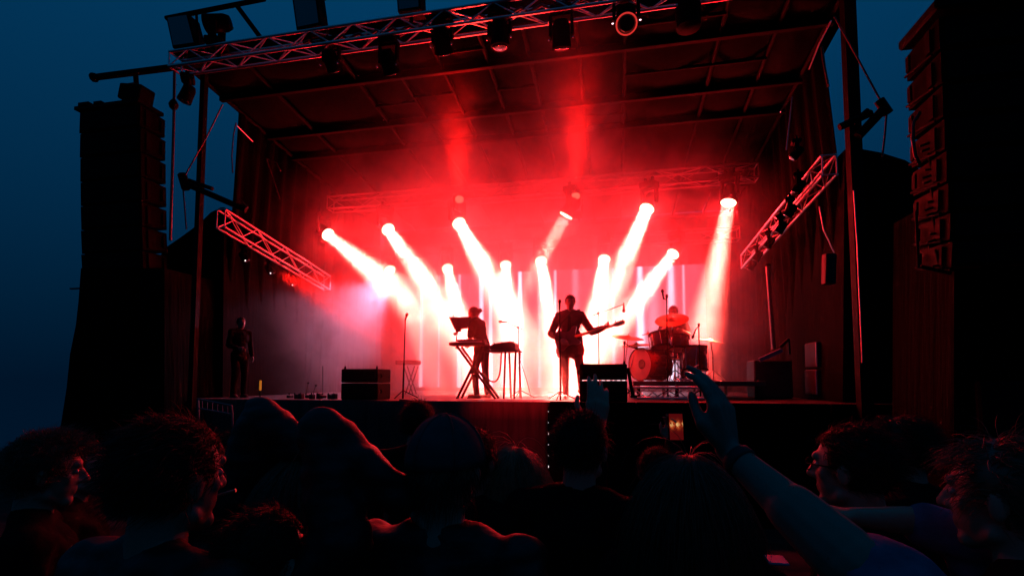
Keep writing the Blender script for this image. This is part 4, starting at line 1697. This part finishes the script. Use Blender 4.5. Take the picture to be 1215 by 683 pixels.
        if kind == 'cap':
            for k in range(6):
                b = MB()
                ph = pi / 3 * k + .2
                pts = []
                for i in range(9):
                    th = pi * .52 * i / 8
                    d = V((sin(th) * cos(ph), sin(th) * sin(ph), cos(th)))
                    pts.append(H + HR @ ((cen + V((d.x * rx, d.y * ry, d.z * rz)) * 1.155) * s))
                b.tube(pts, .0026 * s, 5)
                b.build('seam', M['cloth_grey'], cp, True)
            b = MB()
            n_ = 12
            for sgn in (1, -1):
                for i in range(n_ + 1):
                    a = pi * i / n_
                    for rr in (.0, 1.0):
                        q = V((cos(a) * (.082 + .0 * rr), .06 + sin(a) * (.03 + .075 * rr), .035 - .02 * rr * sin(a) - .002 * sgn))
                        b.v.append(H + HR @ (q * s))
            m_ = 2 * (n_ + 1)
            for i in range(n_):
                b.f.append((2 * i, 2 * i + 1, 2 * i + 3, 2 * i + 2))
                b.f.append((m_ + 2 * i, m_ + 2 * i + 2, m_ + 2 * i + 3, m_ + 2 * i + 1))
            b.build('cap_brim', M['cloth_grey'], t)
    if glasses:
        b = MB()
        for k in (-1, 1):
            pts = [h((.032 + .022 * cos(2 * pi * i / 16)) * k, .100, .008 + .018 * sin(2 * pi * i / 16)) for i in range(17)]
            b.tube(pts, .0022, 5, False)
            b.tube([h(.055 * k, .098, .012), h(.078 * k, .05, .012), h(.080 * k, -.01, .008)], .0022, 5)
        b.tube([h(-.010, .102, .012), h(.010, .102, .012)], .0022, 5)
        b.build('glasses', M['steel'], t, True)
    return t, P


def crowd(label, px, py, D, heading, hz=None, **kw):
    """stand a person so that the middle of the head is seen at a spot of the photograph, D metres ahead"""
    p = atd(px, py, D)
    s = p.z / 1.63
    s = max(.90, min(1.10, s))
    hy = Matrix.Rotation(heading, 3, 'Z') @ V((0, .02 * s, 0))
    J = dict(kw.pop('J', {}))
    dz = p.z / s - 1.63
    if abs(dz) > .005:
        for k, v in dict(neck=(0, -.015, 1.47), head=(0, .02, 1.63), shl=(-.185, -.01, 1.42), shr=(.185, -.01, 1.42), chest=(0, 0, 1.29), ell=(-.235, -.03, 1.13), elr=(.235, -.03, 1.13), wrl=(-.235, .07, .90), wrr=(.235, .07, .90)).items():
            J.setdefault(k, (v[0], v[1], v[2] + dz))
    return person(label, (p.x - hy.x, p.y - hy.y, 0), heading, s, J=J, **kw)


R_ = radians
# ---- the band
Yg = 8.55
gp = at(677, 471, Yg)
gt = dict(head=(-.01, .05, 1.64), neck=(0, .0, 1.48), elr=(.33, .0, 1.12), wrr=(.14, .24, .99), ell=(-.37, .06, 1.13), wrl=(-.56, .24, 1.17),
          hil=(-.10, 0, .93), hir=(.10, 0, .93), knl=(-.17, .05, .5), anl=(-.19, -.04, .09), knr=(.09, .03, .5), anr=(.08, -.02, .09))
tg, PG = person('guitarist in a dark suit standing by the vocal microphone', (gp.x, Yg, SZ), R_(180), .99, J=gt, headrot=(-.18, 0, .05), top='suit', legs='suit', hair=('short', 'hair_dark'), vox=.010, bulk=.022,
                hands=dict(l=dict(d=V((.75, -.25, .25)), n=V((0, .3, 1)), curl=(.8, .8, .85, .9)), r=dict(d=V((.75, -.3, -.35)), n=V((0, .9, 0)), curl=(.5, .5, .55, .6))), hairn=300)
# jacket skirt and the guitar
GW = Matrix.Translation((gp.x, Yg, SZ)) @ Matrix.Rotation(pi, 4, 'Z')
b = MB()
for k in (-1, 1):
    b.cap(GW @ V((.07 * k, 0, 1.05)), GW @ V((.10 * k, 0, .80)), .13, .145)
b.cap(GW @ V((0, 0, 1.12)), GW @ V((0, 0, .84)), .15, .15)
b.cap(GW @ V((-.09, 0, 1.34)), GW @ V((.09, 0, 1.34)), .135, .135)
evald(b, 'jacket_skirt', M['suit'], .013, 2, tg, wr=.008, wrs=10)
b = MB()
b.prism([(gp.x - .022, SZ + 1.38), (gp.x + .022, SZ + 1.38), (gp.x + .035, SZ + 1.02), (gp.x, SZ + .96), (gp.x - .035, SZ + 1.02)][::-1], Yg - .165, Yg - .155)
b.build('tie', M['cloth_black'], tg)


def gl(x, y, z):
    return GW @ V((x, y, z))


t = thing('electric_guitar', gl(0, .2, 1.0), 'electric guitar held by the player in the suit, neck pointing right', 'guitar')
gb0, gnd = gl(.02, .20, 1.0), gl(-.60, .285, 1.165)
nd = (gnd - gb0).normalized()
upv = V((0, 0, 1))
upv = (upv - nd * upv.dot(nd)).normalized()
nv_ = nd.cross(upv)
out = [(-.22, .02), (-.21, .12), (-.12, .165), (-.02, .12), (.06, .115), (.13, .17), (.19, .15), (.15, .06), (.13, 0), (.16, -.06), (.19, -.12), (.12, -.14), (.04, -.11), (-.04, -.12), (-.13, -.17), (-.21, -.12)]
# smooth the outline
sm = []
N_ = len(out)
for i in range(N_):
    p0, p1, p2, p3 = [V((*out[(i + j) % N_], 0)) for j in (-1, 0, 1, 2)]
    for k in range(3):
        u = k / 3
        sm.append(.5 * ((2 * p1) + (p2 - p0) * u + (2 * p0 - 5 * p1 + 4 * p2 - p3) * u * u + (3 * p1 - p0 - 3 * p2 + p3) * u ** 3))
b = MB()
n2 = len(sm)
for dz in (-.02, .02):
    for q in sm:
        b.v.append(gb0 + nd * q.x + upv * q.y + nv_ * dz)
b.f.append(tuple(range(n2 - 1, -1, -1)))
b.f.append(tuple(range(n2, 2 * n2)))
for i in range(n2):
    j = (i + 1) % n2
    b.f.append((i, j, n2 + j, n2 + i))
b.build('guitar_body', M['wood'], t)
hs_ = gb0 + nd * .78
b = MB()
b.tube([gb0 + nd * .12, hs_], [.026, .021], 8)
b.build('neck', M['maple'], t, True)
b = MB()
q4 = [(0, -.025), (.05, -.04), (.17, -.035), (.19, .01), (.17, .035), (.04, .03), (0, .025)]
for dz in (-.008, .008):
    for (x, y) in q4:
        b.v.append(hs_ + nd * x + upv * y + nv_ * dz)
b.f += [tuple(range(6, -1, -1)), tuple(range(7, 14))] + [(i, (i + 1) % 7, 7 + (i + 1) % 7, 7 + i) for i in range(7)]
hd_ = b.build('headstock', M['maple'], t)
for i in range(4):
    q = hs_ + nd * (.04 + .037 * i) + upv * .034
    rod('tuning_peg', q, q + upv * .03, .008, M['chrome'], hd_, 6)
for i in range(4):
    rod('string', gb0 - nd * .12 + upv * (.012 - .008 * i) + nv_ * -.028, hs_ + nd * .05 + upv * (.012 - .008 * i) + nv_ * -.024, .0014, M['chrome'], t, 6)
b = MB()
b.tube([gb0 - nd * .2 + upv * .05, gl(.14, .14, 1.25), gl(-.05, .10, 1.46), gl(-.16, .0, 1.50), gl(-.16, -.12, 1.35), gl(0, -.14, 1.15)], .016, 4)
b.build('strap', M['cloth_black'], t)

# keyboard player
Yk = 8.62
kp = at(569, 471, Yk)
kj = dict(pelvis=(0, -.02, .92), waist=(0, .0, 1.06), chest=(0, .05, 1.24), neck=(0, .09, 1.42), head=(0, .155, 1.545), shl=(-.18, .07, 1.37), shr=(.18, .07, 1.37),
          ell=(-.23, .10, 1.04), elr=(.23, .08, 1.04), wrl=(-.17, .30, .98), wrr=(.17, .30, .98), hil=(-.09, -.03, .9), hir=(.09, -.03, .9), knl=(-.11, .07, .5), knr=(.10, -.04, .5), anl=(-.12, .02, .09), anr=(.11, -.08, .09))
person('keyboard player bending over the keys with hair tied back', (kp.x + .02, Yk, SZ), R_(78), .97, J=kj, headrot=(-.35, 0, 0), top='cloth_black', legs='cloth_black', sleeves=.4, hair=('bun', 'hair_brown'), vox=.010,
       hands=dict(l=dict(n=V((0, 0, -1))), r=dict(n=V((0, 0, -1)))), hairn=260, skin='skin2')
# drummer
dp = at(801, 450, 10.35)
dj = dict(pelvis=(0, -.05, .60), waist=(0, -.04, .75), chest=(0, 0, .95), neck=(0, .02, 1.13), head=(0, .06, 1.28), shl=(-.18, .0, 1.08), shr=(.18, .0, 1.08),
          ell=(-.27, .08, .86), elr=(.27, .08, .86), wrl=(-.20, .30, .90), wrr=(.16, .32, .94), hil=(-.09, -.02, .56), hir=(.09, -.02, .56), knl=(-.2, .36, .55), knr=(.2, .36, .55), anl=(-.2, .38, .10), anr=(.2, .38, .10))
hdz = at(798, 371, 10.35).z - DR
person('drummer sitting behind the tilted cymbal', (dp.x, 10.35, DR), R_(165), hdz / 1.28, J=dj, headrot=(-.2, 0, 0), top='cloth_black', legs='cloth_black', sleeves=.4, hair=('short', 'hair_dark'), vox=.012, hairn=200, skin='skin2')
t = thing('drum_stool', (dp.x, 10.42, DR), 'round drum stool under the drummer', 'stool')
b = MB()
b.lathe((dp.x, 10.42, DR + .42), (0, 0, 1), [(0, .15), (.02, .17), (.07, .17), (.09, .14)], 18)
b.build('seat', M['rubber'], t, True, angle=40)
for k in range(3):
    a = 2 * pi * k / 3
    rod('leg', (dp.x, 10.42, DR + .42), (dp.x + .24 * cos(a), 10.42 + .24 * sin(a), DR + .01), .012, M['chrome'], t, 6)
# stage hand in the dark at the left
hp = at(283, 472, 8.0)
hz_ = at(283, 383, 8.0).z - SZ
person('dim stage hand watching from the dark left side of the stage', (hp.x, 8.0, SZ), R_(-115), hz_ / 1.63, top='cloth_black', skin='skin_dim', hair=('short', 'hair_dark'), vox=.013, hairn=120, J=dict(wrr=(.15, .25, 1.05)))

# ---- the crowd
G = 'people in the crowd'
crowd('curly haired man at the far left seen in profile facing right', 56, 560, 1.75, R_(-40), headrot=(-.12, 0, 0), hair=('curly', 'hair_brown'), top='cloth_black', vox=.006, group=G, seed=1)
crowd('person mostly hidden behind the curly haired man at the far left', 97, 556, 2.15, R_(-55), hair=('short', 'hair_dark'), vox=.008, group=G, seed=2)
tp3, P3 = crowd('large black figure nearest the camera at the left, red lit profile with a cigarette', 206, 568, 1.12, R_(-12), headrot=(-.05, 0, 0), hair=('short', 'hair_dark'), top='jacket', puffy=.012, vox=.0055, group=G, seed=3, skin='skin2', girth=1.1, hairn=800)
R3_ = Matrix.Rotation(R_(-12), 3, 'Z')
q = P3['head'] + R3_ @ V((.012, .094, -.055))
q2 = q + R3_ @ V((.012, .040, .006))
bar_thing('cigarette', 'small red lit cigarette at the lips of the profile at the left', 'cigarette', [('stub', [q, q2], .0038, M['skin2']), ('ember', [q2, q2 + (q2 - q) * .06], .0040, M['led_red'])])
crowd('person peeking out behind the large dark figure at the left', 280, 556, 1.85, R_(-40), hair=('short', 'hair_dark'), vox=.008, group=G, seed=4)
crowd('small head with dark short hair right of the large dark figure', 318, 566, 1.75, R_(-10), hair=('short', 'hair_dark'), vox=.009, group=G, seed=5)
crowd('person with a red lit edge on shoulder length hair left of centre', 362, 582, 1.7, R_(-20), hair=('long', 'hair_brown'), vox=.009, group=G, seed=6)
crowd('dark figure with a sharply raised black sleeve left of centre, elbow highest', 315, 665, 1.15, R_(-10), hair=('short', 'hair_dark'), vox=.011, top='jacket', puffy=.012, group=G, seed=7, girth=1.0, bulk=.012,
      WJ=dict(shr=atd(405, 640, 1.2), elr=atd(383, 513, 1.28), wrr=atd(486, 597, 1.27)))
crowd('person raising a bent sleeve just behind the large dark figure at the left', 262, 575, 1.75, R_(0), hair=('short', 'hair_dark'), vox=.011, top='jacket', puffy=.015, group=G, seed=8, bulk=.02,
      WJ=dict(elr=atd(311, 497, 1.7), shr=atd(283, 592, 1.7), wrr=atd(372, 546, 1.7)))
crowd('person standing farthest forward against the stage skirt, left of centre', 497, 502, 2.9, R_(0), hair=('short', 'hair_dark'), vox=.010, group=G, seed=9, girth=1.0)
crowd('person in a grey baseball cap seen from behind in the centre', 531, 557, 1.32, R_(-5), hair=('cap', 'hair_dark'), vox=.009, top='jacket', puffy=.015, group=G, seed=10)
crowd('person whose head shows just right behind the baseball cap', 563, 548, 1.9, R_(-20), hair=('short', 'hair_dark'), vox=.010, group=G, seed=11)
crowd('woman with long fair hair seen from behind right of the baseball cap', 610, 566, 2.0, R_(-5), hair=('long', 'hair_fair'), vox=.010, group=G, seed=12)
crowd('broad shouldered man with dark short hair lifting one hand beside his head', 690, 532, 1.75, R_(-15), hair=('short', 'hair_dark'), vox=.006, tvox=.011, group=G, seed=13, girth=1.12,
      WJ=dict(wrl=atd(707, 508, 1.85), ell=atd(698, 592, 1.8)), hands=dict(l=dict(d=V((.10, .05, 1)), n=V((-.25, 1, .1)), side=1, curl=(.12, .2, .3, .35), thumb=1.2, size=1.1)))
crowd('person with long wispy hair seen from behind right of centre', 818, 594, 1.38, R_(-8), hair=('long', 'hair_brown'), vox=.010, group=G, seed=14, hairn=700)
crowd('bearded profile with round glasses facing left at the right', 1010, 556, 1.5, R_(50), headrot=(-.02, 0, 0), hair=('short', 'hair_dark'), vox=.006, group=G, seed=15, glasses=True)
crowd('person behind the one with glasses with a red lit forelock', 1068, 533, 2.0, R_(50), hair=('fringe', 'hair_dark'), vox=.008, group=G, seed=16)
crowd('man with tousled fringe facing left at the right edge', 1192, 590, 1.12, R_(45), headrot=(-.05, 0, 0), hair=('fringe', 'hair_brown'), vox=.006, group=G, seed=17, hairn=520, skin='skin')
crowd('person holding up a glowing phone in front of the stage', 778, 560, 2.4, R_(0), hair=('short', 'hair_dark'), vox=.008, group=G, seed=18,
      WJ=dict(wrr=atd(797, 524, 2.55), elr=atd(806, 566, 2.4)), hands=dict(r=dict(d=V((.05, .1, 1)), n=V((-.4, -1, 0)), curl=(.5, .5, .6, .6), size=.9)))
# the raised arm in front, clapping over the head
wr = atd(863, 533, 1.02)
el = atd(1012, 668, .80)
sh = atd(1120, 760, .78)
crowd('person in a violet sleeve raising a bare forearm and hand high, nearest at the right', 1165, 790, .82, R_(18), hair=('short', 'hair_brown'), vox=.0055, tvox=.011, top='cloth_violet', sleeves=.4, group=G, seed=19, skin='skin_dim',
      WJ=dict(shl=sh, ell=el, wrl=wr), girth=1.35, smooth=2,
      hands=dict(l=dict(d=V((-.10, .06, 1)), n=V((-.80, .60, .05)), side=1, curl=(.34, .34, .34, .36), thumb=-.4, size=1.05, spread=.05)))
b = MB()
dd = (el - wr).normalized()
b.lathe(wr + dd * .02, dd, [(0, .028), (.003, .0315), (.020, .0325), (.023, .030)], 20)
tag(b.build('wristband', M['rubber'], None, True), 'dark wristband on the raised bare arm at the right', 'wristband')
crowd('person bottom right stretching a bare arm left in a violet short sleeve', 1200, 760, 1.25, R_(15), hair=('short', 'hair_dark'), vox=.008, top='cloth_violet', sleeves=.4, group=G, seed=20,
      WJ=dict(shl=atd(1150, 640, 1.25), ell=atd(1085, 618, 1.3), wrl=atd(1012, 612, 1.3)), hands=dict(l=dict(d=V((-1, .1, .2)), n=V((0, 0, -1)), side=1, curl=(.3, .3, .35, .4))))

for ws in _work:
    bpy.data.scenes.remove(ws)
# phone with the stage in its picture
pc = atd(802, 507, 2.52)
t = thing('phone', pc, 'glowing phone held up, filming the stage in yellow and red', 'phone')
PR = Matrix.Rotation(R_(8), 3, 'Z') @ Euler((R_(-8), 0, 0)).to_matrix()
b = MB()
b.box(pc, (.078, .009, .155), PR, bev=.004)
b.build('phone_body', M['black'], t)
pm_ = new_mat('phone_picture')
n = pm_.node_tree
pb = n.nodes['Principled BSDF']
tcn = n.nodes.new('ShaderNodeTexCoord')
sp = n.nodes.new('ShaderNodeSeparateXYZ')
n.links.new(tcn.outputs['Generated'], sp.inputs[0])
nzz = n.nodes.new('ShaderNodeTexNoise')
nzz.inputs['Scale'].default_value = 9
n.links.new(tcn.outputs['Generated'], nzz.inputs['Vector'])
zz = mth('SUBTRACT', sp.outputs['Z'], .58)
zz = mth('MULTIPLY', zz, 4.2)
zz = mth('EXPONENT', mth('MULTIPLY', mth('MULTIPLY', zz, zz), -3.0))
xx = mth('SINE', mth('MULTIPLY_ADD', nzz.outputs[0], 9, mth('MULTIPLY', sp.outputs['X'], 15)))
xx = mth('MULTIPLY_ADD', xx, .5, .6)
ff = mth('MULTIPLY', mth('MULTIPLY', zz, xx), mth('MULTIPLY_ADD', nzz.outputs[0], 2.0, -.2))
rampn = n.nodes.new('ShaderNodeValToRGB')
rampn.color_ramp.elements[0].color = (.10, .002, .001, 1)
rampn.color_ramp.elements[1].color = (1, .62, .22, 1)
k = rampn.color_ramp.elements.new(.35)
k.color = (.55, .06, .01, 1)
n.links.new(ff, rampn.inputs[0])
n.links.new(rampn.outputs[0], pb.inputs['Emission Color'])
pb.inputs['Emission Strength'].default_value = .75
pb.inputs['Base Color'].default_value = (.01, .01, .01, 1)
b = MB()
b.box(pc + PR @ V((0, -.0055, .004)), (.066, .002, .128), PR)
b.build('screen', pm_, t)
q = atd(921, 664, 1.2)
t = thing('phone', q, 'phone held flat low down with one blue and one red edge, bottom right of centre', 'phone')
b = MB()
b.box(q, (.045, .05, .006), Euler((R_(4), 0, 0)), bev=.002)
b.build('phone_body', M['blue_panel'], t)

# ================================================================ WASH LAMPS, ADDED LIGHTS AND THE SMOKE
# red wash lamps on the side trusses, then added lights with no fixtures of their own
spot(at(330, 325, 8.9), at(610, 425, 8.6), 3800, RED, 36, .08, name='side_wash')
spot(at(925, 272, 8.4), at(725, 425, 8.9), 1500, RED, 32, .08, name='side_wash')
spot(at(560, 452, 8.0), at(590, 30, 6.4), 1200, (1, .03, .02), 28, .1, 1, name='added_truss_light')  # added light, reddens the underside of the front truss
spot(at(463, 332, 12.6), at(352, 436, 9.4), 1100, (.72, .42, .74), 52, .1, name='added_cool_light')  # added light, tints the smoke mauve at the left

spot(at(556, 78, 6.2), at(612, 498, 7.3), 2600, RED, 22, .08, 1, name='added_skirt_light')  # added light, reddens the stage skirt while the truss heads stay unlit

hm = new_mat('stage_smoke')
n = hm.node_tree
n.nodes.clear()
outn = n.nodes.new('ShaderNodeOutputMaterial')
vol = n.nodes.new('ShaderNodeVolumePrincipled')
vol.inputs['Color'].default_value = (.95, .95, .95, 1)
vol.inputs['Anisotropy'].default_value = .45
g = n.nodes.new('ShaderNodeNewGeometry')
# thickest in the middle of the stage, thinning towards its edges
mp = n.nodes.new('ShaderNodeMapping')
cen = V((-2.3, 12.0, 3.5))
rad = V((6.4, 5.2, 5.3))
mp.inputs['Location'].default_value = (-cen.x / rad.x, -cen.y / rad.y, -cen.z / rad.z)
mp.inputs['Scale'].default_value = (1 / rad.x, 1 / rad.y, 1 / rad.z)
n.links.new(g.outputs['Position'], mp.inputs[0])
ln = n.nodes.new('ShaderNodeVectorMath')
ln.operation = 'LENGTH'
n.links.new(mp.outputs[0], ln.inputs[0])
fal = n.nodes.new('ShaderNodeMapRange')
fal.interpolation_type = 'SMOOTHSTEP'
fal.inputs['From Min'].default_value = 1.05
fal.inputs['From Max'].default_value = .35
fal.inputs['To Min'].default_value = 0
fal.inputs['To Max'].default_value = 1
n.links.new(ln.outputs['Value'], fal.inputs[0])
nz1 = n.nodes.new('ShaderNodeTexNoise')
nz1.inputs['Scale'].default_value = .85
nz1.inputs['Detail'].default_value = 4
nz1.inputs['Roughness'].default_value = .6
nz1.inputs['Distortion'].default_value = 1.2
n.links.new(g.outputs['Position'], nz1.inputs['Vector'])
cl = n.nodes.new('ShaderNodeMapRange')
cl.inputs['From Min'].default_value = .35
cl.inputs['From Max'].default_value = .68
cl.inputs['To Min'].default_value = .26
cl.inputs['To Max'].default_value = 2.1
n.links.new(nz1.outputs[0], cl.inputs[0])
DENS = .18
q = mth('MULTIPLY', mth('MULTIPLY', fal.outputs[0], cl.outputs[0]), DENS)
# two thicker plumes rising towards the roof where the red uplights strike
for (ca, ra, am) in ((at(545, 165, 9.4), (.62, 1.5, .85), .14), (at(683, 140, 9.2), (.62, 1.8, 1.1), .18)):
    m2 = n.nodes.new('ShaderNodeMapping')
    m2.inputs['Location'].default_value = (-ca.x / ra[0], -ca.y / ra[1], -ca.z / ra[2])
    m2.inputs['Scale'].default_value = (1 / ra[0], 1 / ra[1], 1 / ra[2])
    n.links.new(g.outputs['Position'], m2.inputs[0])
    l2_ = n.nodes.new('ShaderNodeVectorMath')
    l2_.operation = 'DOT_PRODUCT'
    n.links.new(m2.outputs[0], l2_.inputs[0])
    n.links.new(m2.outputs[0], l2_.inputs[1])
    pl_ = mth('EXPONENT', mth('MULTIPLY', l2_.outputs['Value'], -1))
    q = mth('ADD', q, mth('MULTIPLY', mth('MULTIPLY', pl_, am), cl.outputs[0]))
q = mth('MAXIMUM', mth('SUBTRACT', q, .0006), 0.0)
n.links.new(q, vol.inputs['Density'])
n.links.new(vol.outputs[0], outn.inputs['Volume'])
b = MB()
b.box(((-9 + 5) / 2, 8.9, 4.4), (14.2, 14.2, 11.2))
hz = b.build('haze', hm)
tag(hz, kind='stuff')
